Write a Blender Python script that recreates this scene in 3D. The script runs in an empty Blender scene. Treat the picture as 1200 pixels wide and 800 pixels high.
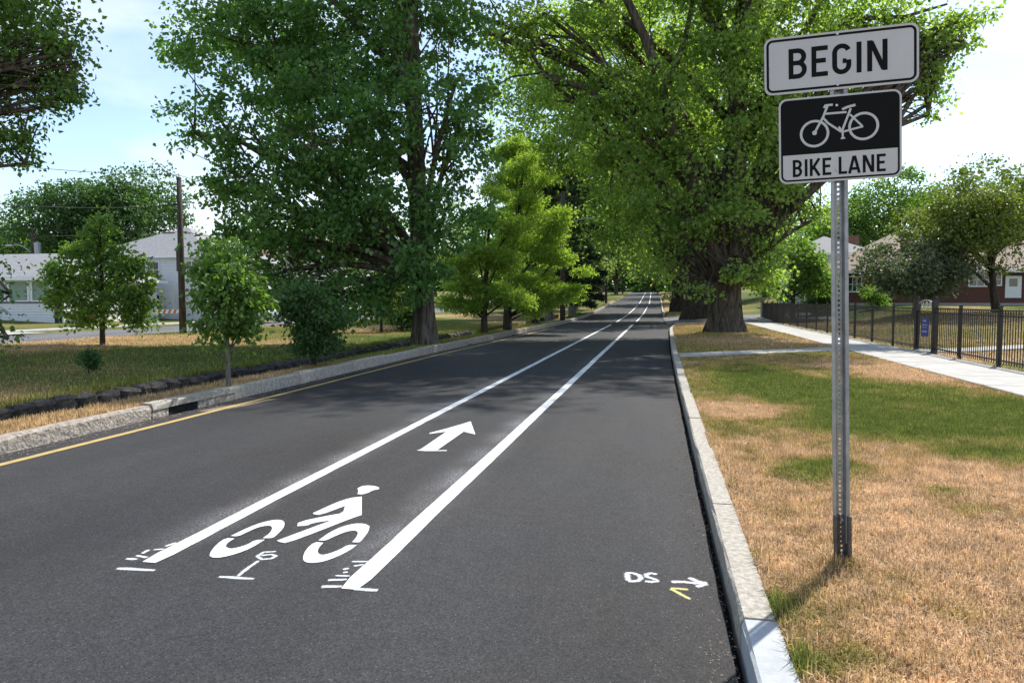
import bpy, bmesh, math, random
import numpy as np
from mathutils import Vector, Matrix
from mathutils.geometry import tessellate_polygon

R = math.radians
random.seed(7); RNG = np.random.default_rng(11)
sc = bpy.context.scene
COL = sc.collection

# ------------------------------------------------------------------ camera
F, CAM_H = 850.0, 1.55
PITCH, YAW = math.atan(49/850), R(11.29)
cam = bpy.data.cameras.new('camera'); cam.lens = F/1200*36; cam.sensor_width = 36
cam.clip_start = .05; cam.clip_end = 4000
camo = bpy.data.objects.new('camera', cam); COL.objects.link(camo)
camo.location = (0, 0, CAM_H); camo.rotation_euler = (R(90)-PITCH, 0, YAW)
sc.camera = camo

# ------------------------------------------------------------------ light
SUN_EL, SUN_AZ = R(49), math.atan2(.487, .873)        # ahead and to the right
sdir = Vector((math.cos(SUN_EL)*math.sin(SUN_AZ), math.cos(SUN_EL)*math.cos(SUN_AZ), math.sin(SUN_EL)))
sun = bpy.data.lights.new('sun', 'SUN'); sun.energy = 4.9; sun.angle = R(.55); sun.color = (1, .955, .88)
suno = bpy.data.objects.new('sun', sun); COL.objects.link(suno)
suno.rotation_euler = sdir.to_track_quat('Z', 'Y').to_euler(); suno.location = (20, 30, 60)

world = bpy.data.worlds.new('World'); sc.world = world; world.use_nodes = True
wt = world.node_tree; wt.nodes.clear()
wo = wt.nodes.new('ShaderNodeOutputWorld'); wb = wt.nodes.new('ShaderNodeBackground')
sky = wt.nodes.new('ShaderNodeTexSky'); sky.sky_type = 'NISHITA'; sky.sun_disc = False
sky.sun_elevation = SUN_EL; sky.sun_rotation = SUN_AZ; sky.air_density = 1.0; sky.dust_density = .4; sky.ozone_density = 1.5
wtc = wt.nodes.new('ShaderNodeTexCoord')
wmap = wt.nodes.new('ShaderNodeMapping'); wmap.inputs['Scale'].default_value = (1.0, 1.0, 3.4); wmap.inputs['Location'].default_value = (.35, .1, .3)
wn = wt.nodes.new('ShaderNodeTexNoise'); wn.inputs['Scale'].default_value = 2.0; wn.inputs['Detail'].default_value = 7; wn.inputs['Roughness'].default_value = .55
wn.inputs['Distortion'].default_value = .4
wr = wt.nodes.new('ShaderNodeValToRGB'); wr.color_ramp.elements[0].position = .46; wr.color_ramp.elements[1].position = .72
wr.color_ramp.elements[0].color = (.05, .05, .05, 1); wr.color_ramp.elements[1].color = (.92, .92, .92, 1)
wmx = wt.nodes.new('ShaderNodeMixRGB'); wmx.inputs[2].default_value = (5.4, 5.7, 6.05, 1)
L = wt.links.new
L(wtc.outputs['Generated'], wmap.inputs[0]); L(wmap.outputs[0], wn.inputs[0]); L(wn.outputs[0], wr.inputs[0])
L(wr.outputs[0], wmx.inputs[0]); L(sky.outputs[0], wmx.inputs[1]); L(wmx.outputs[0], wb.inputs[0])
wb.inputs[1].default_value = .15
L(wb.outputs[0], wo.inputs[0])

sc.view_settings.view_transform = 'Standard'; sc.view_settings.look = 'None'
sc.view_settings.exposure = 0.62; sc.view_settings.gamma = 1; sc.view_settings.use_curve_mapping = False
sc.render.engine = 'CYCLES'
sc.cycles.max_bounces = 12; sc.cycles.diffuse_bounces = 7; sc.cycles.transmission_bounces = 10; sc.cycles.glossy_bounces = 2
sc.cycles.use_denoising = True

# ------------------------------------------------------------------ pixel helpers (photo 1200x800)
CT, ST, CY, SY = math.cos(PITCH), math.sin(PITCH), math.cos(YAW), math.sin(YAW)
def ray(px, py):
    x, u = px-600, 400-py
    fw = F*CT+u*ST; up = u*CT-F*ST
    return np.array([x*CY-fw*SY, x*SY+fw*CY, up])
def P(px, py, z=0):                       # where the ray meets height z
    r = ray(px, py); t = (z-CAM_H)/r[2]; return np.array([r[0]*t, r[1]*t, z])
def AY(px, py, Y):                        # where the ray reaches forward distance Y
    r = ray(px, py); return r*(Y/r[1])+np.array([0, 0, CAM_H])
def AX(px, py, X):
    r = ray(px, py); return r*(X/r[0])+np.array([0, 0, CAM_H])

# ------------------------------------------------------------------ noise
TAB = RNG.random((256, 256))
def vnoise(x, y):
    x = np.asarray(x, float); y = np.asarray(y, float)
    xi = np.floor(x).astype(int); yi = np.floor(y).astype(int); fx = x-xi; fy = y-yi
    fx = fx*fx*(3-2*fx); fy = fy*fy*(3-2*fy)
    a = TAB[xi % 256, yi % 256]; b = TAB[(xi+1) % 256, yi % 256]; c = TAB[xi % 256, (yi+1) % 256]; d = TAB[(xi+1) % 256, (yi+1) % 256]
    return (a*(1-fx)+b*fx)*(1-fy)+(c*(1-fx)+d*fx)*fy
def fbm(x, y, o=4):
    s = 0; a = .5; n = 0
    for k in range(o):
        s = s+a*vnoise(x*2**k+17.3*k, y*2**k+5.1*k); n += a; a *= .5
    return s/n
def n3(p): return (vnoise(p[:, 0], p[:, 1]+3.1)+vnoise(p[:, 1]+9.7, p[:, 2])+vnoise(p[:, 2]+4.2, p[:, 0]+1.7))/3
def sstep(a, b, x):
    t = np.clip((np.asarray(x, float)-a)/(b-a), 0, 1); return t*t*(3-2*t)

# ------------------------------------------------------------------ materials
MATS = {}
def nodes_of(m):
    nt = m.node_tree; b = nt.nodes['Principled BSDF']; return nt, b
def mat(name, c, rough=.8, c2=None, scale=8, detail=5, bump=0, bscale=None, metal=0, spec=.4, stretch=(1, 1, 1), bdist=.02):
    if name in MATS: return MATS[name]
    m = bpy.data.materials.new(name); m.use_nodes = True; nt, b = nodes_of(m)
    b.inputs['Roughness'].default_value = rough; b.inputs['Metallic'].default_value = metal
    b.inputs['Specular IOR Level'].default_value = spec
    tc = nt.nodes.new('ShaderNodeTexCoord'); mp = nt.nodes.new('ShaderNodeMapping'); mp.inputs['Scale'].default_value = stretch
    nt.links.new(tc.outputs['Object'], mp.inputs[0])
    if c2 is not None:
        n = nt.nodes.new('ShaderNodeTexNoise'); n.inputs['Scale'].default_value = scale; n.inputs['Detail'].default_value = detail
        n.inputs['Roughness'].default_value = .65
        r = nt.nodes.new('ShaderNodeValToRGB'); r.color_ramp.elements[0].position = .36; r.color_ramp.elements[1].position = .66
        r.color_ramp.elements[0].color = (*c, 1); r.color_ramp.elements[1].color = (*c2, 1)
        nt.links.new(mp.outputs[0], n.inputs[0]); nt.links.new(n.outputs[0], r.inputs[0]); nt.links.new(r.outputs[0], b.inputs['Base Color'])
    else: b.inputs['Base Color'].default_value = (*c, 1)
    if bump:
        n = nt.nodes.new('ShaderNodeTexNoise'); n.inputs['Scale'].default_value = bscale or scale*3; n.inputs['Detail'].default_value = 6
        bp = nt.nodes.new('ShaderNodeBump'); bp.inputs['Strength'].default_value = bump; bp.inputs['Distance'].default_value = bdist
        nt.links.new(mp.outputs[0], n.inputs[0]); nt.links.new(n.outputs[0], bp.inputs['Height']); nt.links.new(bp.outputs[0], b.inputs['Normal'])
    MATS[name] = m; return m

def leaf_mat(name, c1, c2, tr, trans=.42, rough=.5):
    m = bpy.data.materials.new(name); m.use_nodes = True; nt, b = nodes_of(m)
    g = nt.nodes.new('ShaderNodeNewGeometry'); r = nt.nodes.new('ShaderNodeValToRGB')
    r.color_ramp.elements[0].color = (*c1, 1); r.color_ramp.elements[1].color = (*c2, 1)
    nt.links.new(g.outputs['Random Per Island'], r.inputs[0]); nt.links.new(r.outputs[0], b.inputs['Base Color'])
    b.inputs['Roughness'].default_value = rough; b.inputs['Specular IOR Level'].default_value = .5
    t = nt.nodes.new('ShaderNodeBsdfTranslucent')
    mul = nt.nodes.new('ShaderNodeMixRGB'); mul.blend_type = 'MULTIPLY'; mul.inputs[0].default_value = 1; mul.inputs[2].default_value = (*tr, 1)
    nt.links.new(r.outputs[0], mul.inputs[1]); nt.links.new(mul.outputs[0], t.inputs[0])
    mx = nt.nodes.new('ShaderNodeMixShader'); mx.inputs[0].default_value = trans
    o = nt.nodes['Material Output']
    nt.links.new(b.outputs[0], mx.inputs[1]); nt.links.new(t.outputs[0], mx.inputs[2]); nt.links.new(mx.outputs[0], o.inputs[0])
    return m

def bark_mat(name, c1, c2, scale=6, dist=.04):
    m = bpy.data.materials.new(name); m.use_nodes = True; nt, b = nodes_of(m); b.inputs['Roughness'].default_value = .95; b.inputs['Specular IOR Level'].default_value = .15
    tc = nt.nodes.new('ShaderNodeTexCoord'); mp = nt.nodes.new('ShaderNodeMapping'); mp.inputs['Scale'].default_value = (1, 1, .22)
    n = nt.nodes.new('ShaderNodeTexNoise'); n.inputs['Scale'].default_value = scale; n.inputs['Detail'].default_value = 8; n.inputs['Roughness'].default_value = .7; n.inputs['Distortion'].default_value = .6
    r = nt.nodes.new('ShaderNodeValToRGB'); r.color_ramp.elements[0].position = .38; r.color_ramp.elements[1].position = .62
    r.color_ramp.elements[0].color = (*c1, 1); r.color_ramp.elements[1].color = (*c2, 1)
    bp = nt.nodes.new('ShaderNodeBump'); bp.inputs['Strength'].default_value = .9; bp.inputs['Distance'].default_value = dist
    k = nt.links.new; k(tc.outputs['Object'], mp.inputs[0]); k(mp.outputs[0], n.inputs[0]); k(n.outputs[0], r.inputs[0]); k(r.outputs[0], b.inputs['Base Color'])
    k(n.outputs[0], bp.inputs['Height']); k(bp.outputs[0], b.inputs['Normal']); return m

def grass_mat(name):
    m = bpy.data.materials.new(name); m.use_nodes = True; nt, b = nodes_of(m); k = nt.links.new
    a = nt.nodes.new('ShaderNodeAttribute'); a.attribute_name = 'dry'
    r = nt.nodes.new('ShaderNodeValToRGB'); e = r.color_ramp.elements
    e[0].position = 0; e[0].color = (.175, .225, .038, 1); e[1].position = 1; e[1].color = (.76, .55, .34, 1)
    q = e.new(.3); q.color = (.31, .31, .07, 1); q = e.new(.55); q.color = (.45, .34, .125, 1); q = e.new(.8); q.color = (.68, .455, .24, 1)
    g = nt.nodes.new('ShaderNodeNewGeometry'); mr = nt.nodes.new('ShaderNodeMapRange'); mr.inputs[3].default_value = .45; mr.inputs[4].default_value = 1.4
    ml = nt.nodes.new('ShaderNodeMixRGB'); ml.blend_type = 'MULTIPLY'; ml.inputs[0].default_value = 1
    tc = nt.nodes.new('ShaderNodeTexCoord'); nz = nt.nodes.new('ShaderNodeTexNoise'); nz.inputs['Scale'].default_value = 5.5; nz.inputs['Detail'].default_value = 6; nz.inputs['Roughness'].default_value = .65; k(tc.outputs['Object'], nz.inputs[0])
    m2 = nt.nodes.new('ShaderNodeMapRange'); m2.inputs[1].default_value = .32; m2.inputs[2].default_value = .68; m2.inputs[3].default_value = .66; m2.inputs[4].default_value = 1.2; k(nz.outputs[0], m2.inputs[0])
    ml0 = nt.nodes.new('ShaderNodeMixRGB'); ml0.blend_type = 'MULTIPLY'; ml0.inputs[0].default_value = 1; k(r.outputs[0], ml0.inputs[1]); k(m2.outputs[0], ml0.inputs[2])
    k(a.outputs['Fac'], r.inputs[0]); k(g.outputs['Random Per Island'], mr.inputs[0]); k(ml0.outputs[0], ml.inputs[1]); k(mr.outputs[0], ml.inputs[2]); k(ml.outputs[0], b.inputs['Base Color'])
    b.inputs['Roughness'].default_value = .75; b.inputs['Specular IOR Level'].default_value = .2
    t = nt.nodes.new('ShaderNodeBsdfTranslucent'); mx = nt.nodes.new('ShaderNodeMixShader'); mx.inputs[0].default_value = .3
    k(ml.outputs[0], t.inputs[0]); k(b.outputs[0], mx.inputs[1]); k(t.outputs[0], mx.inputs[2]); k(mx.outputs[0], nt.nodes['Material Output'].inputs[0]); return m

def ground_mat():
    m = bpy.data.materials.new('ground_turf'); m.use_nodes = True; nt, b = nodes_of(m); k = nt.links.new
    a = nt.nodes.new('ShaderNodeAttribute'); a.attribute_name = 'dry'
    tc = nt.nodes.new('ShaderNodeTexCoord'); n = nt.nodes.new('ShaderNodeTexNoise'); n.inputs['Scale'].default_value = 2.2; n.inputs['Detail'].default_value = 10; n.inputs['Roughness'].default_value = .75
    k(tc.outputs['Object'], n.inputs[0])
    ad = nt.nodes.new('ShaderNodeMath'); ad.operation = 'MULTIPLY_ADD'; ad.inputs[1].default_value = .9; ad.inputs[2].default_value = -.45
    k(n.outputs[0], ad.inputs[0]); s = nt.nodes.new('ShaderNodeMath'); s.operation = 'ADD'; k(a.outputs['Fac'], s.inputs[0]); k(ad.outputs[0], s.inputs[1])
    r = nt.nodes.new('ShaderNodeValToRGB'); e = r.color_ramp.elements
    e[0].position = .0; e[0].color = (.045, .085, .016, 1); e[1].position = 1; e[1].color = (.50, .33, .19, 1)
    q = e.new(.35); q.color = (.11, .13, .032, 1); q = e.new(.6); q.color = (.25, .185, .075, 1)
    k(s.outputs[0], r.inputs[0])
    n2 = nt.nodes.new('ShaderNodeTexNoise'); n2.inputs['Scale'].default_value = 45; n2.inputs['Detail'].default_value = 6
    k(tc.outputs['Object'], n2.inputs[0]); mr = nt.nodes.new('ShaderNodeMapRange'); mr.inputs[1].default_value = .3; mr.inputs[2].default_value = .7; mr.inputs[3].default_value = .55; mr.inputs[4].default_value = 1.15
    ml = nt.nodes.new('ShaderNodeMixRGB'); ml.blend_type = 'MULTIPLY'; ml.inputs[0].default_value = 1
    k(n2.outputs[0], mr.inputs[0]); k(r.outputs[0], ml.inputs[1]); k(mr.outputs[0], ml.inputs[2]); k(ml.outputs[0], b.inputs['Base Color'])
    bp = nt.nodes.new('ShaderNodeBump'); bp.inputs['Strength'].default_value = .6; bp.inputs['Distance'].default_value = .03; k(n2.outputs[0], bp.inputs['Height']); k(bp.outputs[0], b.inputs['Normal'])
    b.inputs['Roughness'].default_value = .95; b.inputs['Specular IOR Level'].default_value = .1; return m

def asphalt_mat(name, base=.055, overspray=True):
    m = bpy.data.materials.new(name); m.use_nodes = True; nt, b = nodes_of(m); k = nt.links.new
    N = nt.nodes.new
    tc = N('ShaderNodeTexCoord')
    def noise(scale, detail=4, rough=.6, st=None):
        n = N('ShaderNodeTexNoise'); n.inputs['Scale'].default_value = scale; n.inputs['Detail'].default_value = detail; n.inputs['Roughness'].default_value = rough
        if st:
            mp = N('ShaderNodeMapping'); mp.inputs['Scale'].default_value = st; k(tc.outputs['Object'], mp.inputs[0]); k(mp.outputs[0], n.inputs[0])
        else: k(tc.outputs['Object'], n.inputs[0])
        return n
    def mrange(src, a, bb, c, d):
        r = N('ShaderNodeMapRange'); r.inputs[1].default_value = a; r.inputs[2].default_value = bb; r.inputs[3].default_value = c; r.inputs[4].default_value = d; k(src, r.inputs[0]); return r.outputs[0]
    def math_(op, a, bb):
        r = N('ShaderNodeMath'); r.operation = op
        for i, v in enumerate((a, bb)):
            if isinstance(v, (int, float)): r.inputs[i].default_value = v
            else: k(v, r.inputs[i])
        return r.outputs[0]
    fine = noise(120, 5, .75); big = noise(.45, 5, .6, (1.6, .35, 1)); mid = noise(6, 6, .7)
    v = N('ShaderNodeTexVoronoi'); v.inputs['Scale'].default_value = 95; k(tc.outputs['Object'], v.inputs[0])
    vc = N('ShaderNodeSeparateColor'); k(v.outputs['Color'], vc.inputs[0])
    speck = math_('MULTIPLY', mrange(vc.outputs[0], .93, .97, 0, 1), mrange(v.outputs['Distance'], .25, .45, 1, 0))
    val = math_('MULTIPLY', mrange(fine.outputs[0], .32, .68, .45, 1.6), mrange(big.outputs[0], .3, .7, .72, 1.3))
    val = math_('MULTIPLY', val, mrange(mid.outputs[0], .3, .7, .88, 1.12))
    v2 = N('ShaderNodeTexVoronoi'); v2.inputs['Scale'].default_value = 105; k(tc.outputs['Object'], v2.inputs[0]); v2c = N('ShaderNodeSeparateColor'); k(v2.outputs['Color'], v2c.inputs[0])
    val = math_('MULTIPLY', val, mrange(v2c.outputs[1], 0, 1, .6, 1.45))
    val = math_('MULTIPLY', val, base)
    val = math_('ADD', val, math_('MULTIPLY', speck, .07))
    if overspray:      # dusting of paint that settled on both sides of each lane line
        sx = N('ShaderNodeSeparateXYZ'); k(tc.outputs['Object'], sx.inputs[0])
        dus = noise(55, 4, .8); patch = noise(1.1, 3, .6)
        acc = None
        for x0, side in ((-2.93, -.07), (-1.6, -.09)):
            d = math_('ABSOLUTE', math_('ADD', sx.outputs[0], -(x0+side)), 0)
            f = mrange(d, .04, .34, 1, 0); f = math_('MULTIPLY', f, f)
            acc = f if acc is None else math_('MAXIMUM', acc, f)
        near = mrange(sx.outputs[1], 3.7, 4.1, 0, 1); far = mrange(sx.outputs[1], 9, 16, 1, .25)
        acc = math_('MULTIPLY', math_('MULTIPLY', acc, near), far)
        acc = math_('MULTIPLY', acc, math_('MULTIPLY', mrange(dus.outputs[0], .42, .66, 0, 1), mrange(patch.outputs[0], .35, .65, .15, 1)))
        val = math_('ADD', val, math_('MULTIPLY', acc, .26))
    cc = N('ShaderNodeCombineColor'); warm = noise(.5, 4, .6); wf = mrange(warm.outputs[0], .35, .65, 0, 1); k(math_('MULTIPLY', val, mrange(wf, 0, 1, .98, 1.06)), cc.inputs[0]); k(val, cc.inputs[1]); k(math_('MULTIPLY', val, mrange(wf, 0, 1, 1.09, .99)), cc.inputs[2]); k(cc.outputs[0], b.inputs['Base Color'])
    b.inputs['Roughness'].default_value = .82; b.inputs['Specular IOR Level'].default_value = .28
    bp = N('ShaderNodeBump'); bp.inputs['Strength'].default_value = .55; bp.inputs['Distance'].default_value = .006; k(fine.outputs[0], bp.inputs['Height']); k(bp.outputs[0], b.inputs['Normal'])
    return m

def paint_mat(name, c, wear=.5):
    m = bpy.data.materials.new(name); m.use_nodes = True; nt, b = nodes_of(m); k = nt.links.new
    tc = nt.nodes.new('ShaderNodeTexCoord'); n = nt.nodes.new('ShaderNodeTexNoise'); n.inputs['Scale'].default_value = 120; n.inputs['Detail'].default_value = 4; n.inputs['Roughness'].default_value = .7
    n2 = nt.nodes.new('ShaderNodeTexNoise'); n2.inputs['Scale'].default_value = 5; n2.inputs['Detail'].default_value = 5
    k(tc.outputs['Object'], n.inputs[0]); k(tc.outputs['Object'], n2.inputs[0])
    s = nt.nodes.new('ShaderNodeMath'); s.operation = 'ADD'; k(n.outputs[0], s.inputs[0]); k(n2.outputs[0], s.inputs[1])
    r = nt.nodes.new('ShaderNodeMapRange'); r.inputs[1].default_value = .76; r.inputs[2].default_value = .98; r.inputs[3].default_value = 1-wear; r.inputs[4].default_value = 1
    k(s.outputs[0], r.inputs[0]); mx = nt.nodes.new('ShaderNodeMixRGB'); mx.inputs[1].default_value = (.10, .10, .105, 1); mx.inputs[2].default_value = (*c, 1)
    k(r.outputs[0], mx.inputs[0]); k(mx.outputs[0], b.inputs['Base Color']); b.inputs['Roughness'].default_value = .7
    bp = nt.nodes.new('ShaderNodeBump'); bp.inputs['Strength'].default_value = .4; bp.inputs['Distance'].default_value = .004; k(n.outputs[0], bp.inputs['Height']); k(bp.outputs[0], b.inputs['Normal']); return m

def course_mat(name, c, c2, period, axis=2, dark=.55, frac=.12, noise=3):
    # siding boards or shingle courses on far walls and roofs
    m = mat(name, c, .8, c2, noise); nt, b = nodes_of(m); k = nt.links.new
    src = b.inputs['Base Color'].links[0].from_socket
    tc = nt.nodes.new('ShaderNodeTexCoord'); sx = nt.nodes.new('ShaderNodeSeparateXYZ'); k(tc.outputs['Object'], sx.inputs[0])
    a = nt.nodes.new('ShaderNodeMath'); a.operation = 'DIVIDE'; a.inputs[1].default_value = period; k(sx.outputs[axis], a.inputs[0])
    fr = nt.nodes.new('ShaderNodeMath'); fr.operation = 'FRACT'; k(a.outputs[0], fr.inputs[0])
    lt = nt.nodes.new('ShaderNodeMath'); lt.operation = 'LESS_THAN'; lt.inputs[1].default_value = frac; k(fr.outputs[0], lt.inputs[0])
    mx = nt.nodes.new('ShaderNodeMixRGB'); mx.blend_type = 'MULTIPLY'; mx.inputs[2].default_value = (dark, dark, dark, 1)
    k(lt.outputs[0], mx.inputs[0]); k(src, mx.inputs[1]); k(mx.outputs[0], b.inputs['Base Color']); return m

def spray_mat(name, c):
    m = bpy.data.materials.new(name); m.use_nodes = True; nt, b = nodes_of(m); k = nt.links.new; b.inputs['Base Color'].default_value = (*c, 1); b.inputs['Roughness'].default_value = .8
    a = nt.nodes.new('ShaderNodeAttribute'); a.attribute_name = 'cover'; tc = nt.nodes.new('ShaderNodeTexCoord')
    n = nt.nodes.new('ShaderNodeTexNoise'); n.inputs['Scale'].default_value = 130; n.inputs['Detail'].default_value = 4; n.inputs['Roughness'].default_value = .7; k(tc.outputs['Object'], n.inputs[0])
    ad = nt.nodes.new('ShaderNodeMath'); ad.operation = 'ADD'; k(a.outputs['Fac'], ad.inputs[0]); k(n.outputs[0], ad.inputs[1])
    mr = nt.nodes.new('ShaderNodeMapRange'); mr.inputs[1].default_value = .72; mr.inputs[2].default_value = 1.25; mr.inputs[4].default_value = .92; k(ad.outputs[0], mr.inputs[0])
    t = nt.nodes.new('ShaderNodeBsdfTransparent'); mx = nt.nodes.new('ShaderNodeMixShader'); k(mr.outputs[0], mx.inputs[0]); k(t.outputs[0], mx.inputs[1]); k(b.outputs[0], mx.inputs[2]); k(mx.outputs[0], nt.nodes['Material Output'].inputs[0]); return m
M_GRASS = grass_mat('grass_blades'); M_GROUND = ground_mat()
M_ASPH = asphalt_mat('asphalt', .028); M_ASPH2 = asphalt_mat('old_asphalt', .11, False)
M_WHITE = paint_mat('road_paint_white', (.64, .65, .65), .6); M_SPRAY = spray_mat('spray_paint_white', (.58, .60, .62))
M_YEL = paint_mat('road_paint_yellow', (.44, .31, .10), .8); M_SPRAYY = spray_mat('spray_paint_yellow', (.55, .49, .18))
M_GRAN = mat('granite_pale', (.25, .225, .185), .85, (.45, .415, .36), 28, 8, .5, 70)
M_GRAN2 = mat('granite_rough', (.20, .17, .14), .9, (.43, .375, .315), 14, 9, .8, 30, bdist=.03)
M_GRAN3 = mat('granite_mid', (.27, .235, .195), .9, (.50, .45, .39), 18, 9, .7, 40, bdist=.03)
M_CONCN = mat('new_concrete', (.33, .35, .365), .8, (.41, .43, .44), 12, 6, .2, 80)
M_CONC = mat('concrete', (.31, .295, .275), .85, (.42, .405, .38), 3, 8, .2, 60)
M_STONE = mat('fieldstone', (.025, .022, .02), .9, (.10, .088, .075), 5, 6, .8, 14, bdist=.04)
M_SOILSHADE = mat('soil_and_shade', (.006, .0055, .005), 1, (.018, .016, .014), 30, 6, .8, 60)  # near black: gutter soil and drain slot carry their shade in this colour
M_GRAVEL = mat('gravel', (.16, .11, .085), .9, (.34, .27, .22), 40, 4)
M_GALV = mat('galvanised_steel', (.24, .255, .265), .5, (.36, .375, .385), 14, 6, .1, 60, metal=.5, spec=.5)
M_DSTEEL = mat('weathered_steel', (.07, .07, .065), .6, (.13, .125, .115), 10, 6, .2, 50, metal=.4)
M_SIGNW = mat('sign_white', (.45, .45, .45), .42, (.49, .49, .49), 5, 4, spec=.5)
M_SIGNK = mat('sign_black', (.006, .006, .006), .65, spec=.12)
M_ALU = mat('sign_aluminium', (.55, .56, .57), .4, metal=.7)
M_IRON = mat('black_iron', (.012, .012, .013), .45, (.03, .025, .022), 20, 4, spec=.5)
M_POLE = bark_mat('pole_timber', (.035, .028, .024), (.11, .09, .075), 9, .01)
M_BARK = bark_mat('bark_grey_brown', (.035, .028, .022), (.15, .125, .10), 7, .05)
M_BARKD = bark_mat('bark_dark', (.022, .018, .014), (.085, .07, .055), 8, .04)
M_BARKL = bark_mat('bark_light', (.10, .09, .075), (.24, .22, .19), 14, .015)
M_LMAPLE = leaf_mat('leaves_maple', (.055, .135, .042), (.16, .285, .085), (1.75, 1.8, .7), .52)
M_LPLANE = leaf_mat('leaves_plane', (.115, .21, .048), (.27, .39, .115), (1.7, 1.65, .65), .57)
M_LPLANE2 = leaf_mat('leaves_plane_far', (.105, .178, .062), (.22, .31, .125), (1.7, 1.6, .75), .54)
M_LCYP = leaf_mat('leaves_cypress', (.17, .29, .05), (.31, .44, .10), (1.5, 1.45, .55), .54, .6)
M_LDARK = leaf_mat('needles_dark', (.034, .062, .034), (.075, .125, .058), (1.3, 1.3, .7), .3, .6)
M_LMID = leaf_mat('leaves_mid', (.065, .14, .035), (.165, .27, .065), (1.7, 1.7, .55), .5)
M_LBUSH = leaf_mat('leaves_bush', (.035, .088, .026), (.080, .16, .046), (1.6, 1.6, .6), .42)
M_LOLIVE = leaf_mat('leaves_olive', (.085, .135, .03), (.20, .27, .07), (1.4, 1.35, .5), .4)
M_LGREY = leaf_mat('leaves_grey_green', (.055, .085, .045), (.16, .20, .12), (1.4, 1.4, .7), .3, .4)
M_BLUE = mat('plaque_blue', (.03, .04, .22), .5, (.06, .07, .30), 9)

# ------------------------------------------------------------------ mesh helpers
def link(name, me, m=None, parent=None):
    o = bpy.data.objects.new(name, me); COL.objects.link(o)
    if m is not None and not me.materials: me.materials.append(m)
    if parent is not None: o.parent = parent
    return o
def tag(o, label=None, cat=None, group=None, kind=None):
    for kk, v in (('label', label), ('category', cat), ('group', group), ('kind', kind)):
        if v: o[kk] = v
    return o
def thing(name, loc, label, cat, group=None, rz=0):
    o = bpy.data.objects.new(name, None); COL.objects.link(o); o.location = [float(v) for v in loc]; o.rotation_euler = (0, 0, rz); o.empty_display_size = .3
    return tag(o, label, cat, group)
def npmesh(name, verts, faces, smooth=False, attrs=None):
    verts = np.asarray(verts, np.float32); faces = np.asarray(faces, np.int32); k = faces.shape[1]
    me = bpy.data.meshes.new(name); me.vertices.add(len(verts)); me.vertices.foreach_set('co', verts.ravel())
    me.loops.add(faces.size); me.loops.foreach_set('vertex_index', faces.ravel())
    me.polygons.add(len(faces)); me.polygons.foreach_set('loop_start', np.arange(0, faces.size, k, dtype=np.int32))
    me.polygons.foreach_set('use_smooth', np.full(len(faces), smooth))
    for an, av in (attrs or {}).items():
        a = me.attributes.new(an, 'FLOAT', 'POINT'); a.data.foreach_set('value', np.asarray(av, np.float32))
    me.update(calc_edges=True); return me
def pymesh(name, verts, faces, smooth=False):
    me = bpy.data.meshes.new(name); me.from_pydata([tuple(map(float, v)) for v in verts], [], [tuple(f) for f in faces]); me.update()
    if smooth: me.polygons.foreach_set('use_smooth', [True]*len(me.polygons))
    return me
class MB:
    def __init__(s): s.v = []; s.f = []
    def box(s, x0, x1, y0, y1, z0, z1):
        n = len(s.v); s.v += [(x0, y0, z0), (x1, y0, z0), (x1, y1, z0), (x0, y1, z0), (x0, y0, z1), (x1, y0, z1), (x1, y1, z1), (x0, y1, z1)]
        s.f += [tuple(n+i for i in q) for q in ((0, 3, 2, 1), (4, 5, 6, 7), (0, 1, 5, 4), (1, 2, 6, 5), (2, 3, 7, 6), (3, 0, 4, 7))]; return s
    def bar(s, a, b, w, h=None, up=(0, 0, 1)):
        a = Vector(a); b = Vector(b); h = h or w; d = (b-a).normalized(); u = Vector(up)
        if abs(d.dot(u)) > .98: u = Vector((1, 0, 0))
        r = d.cross(u).normalized(); u = r.cross(d); n = len(s.v)
        for p in (a, b):
            for i, j in ((-1, -1), (1, -1), (1, 1), (-1, 1)): s.v.append(tuple(p+r*(w/2*i)+u*(h/2*j)))
        s.f += [tuple(n+i for i in q) for q in ((0, 1, 2, 3), (7, 6, 5, 4), (0, 4, 5, 1), (1, 5, 6, 2), (2, 6, 7, 3), (3, 7, 4, 0))]; return s
    def tube(s, pts, rad, n=8, cap=True):
        pts = [Vector(p) for p in pts]; m0 = len(s.v); k = len(pts)
        if not hasattr(rad, '__len__'): rad = [rad]*k
        prev = None
        for i, p in enumerate(pts):
            t = (pts[min(i+1, k-1)]-pts[max(i-1, 0)]).normalized()
            if prev is None: u = t.orthogonal().normalized()
            else: u = (prev-t*prev.dot(t)).normalized()
            prev = u; w = t.cross(u)
            for j in range(n):
                a = 2*math.pi*j/n; s.v.append(tuple(p+(u*math.cos(a)+w*math.sin(a))*rad[i]))
        for i in range(k-1):
            for j in range(n):
                a, b = m0+i*n+j, m0+i*n+(j+1) % n; s.f.append((a, b, b+n, a+n))
        if cap: s.f.append(tuple(m0+j for j in reversed(range(n)))); s.f.append(tuple(m0+(k-1)*n+j for j in range(n)))
        return s
    def lathe(s, prof, n=16, c=(0, 0, 0)):
        m0 = len(s.v)
        for r, z in prof:
            for j in range(n): a = 2*math.pi*j/n; s.v.append((c[0]+r*math.cos(a), c[1]+r*math.sin(a), c[2]+z))
        for i in range(len(prof)-1):
            for j in range(n): a, b = m0+i*n+j, m0+i*n+(j+1) % n; s.f.append((a, b, b+n, a+n))
        s.f.append(tuple(m0+j for j in reversed(range(n)))); s.f.append(tuple(m0+(len(prof)-1)*n+j for j in range(n))); return s
    def build(s, name, m, parent=None, smooth=False):
        return link(name, pymesh(name, s.v, s.f, smooth), m, parent)
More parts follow.
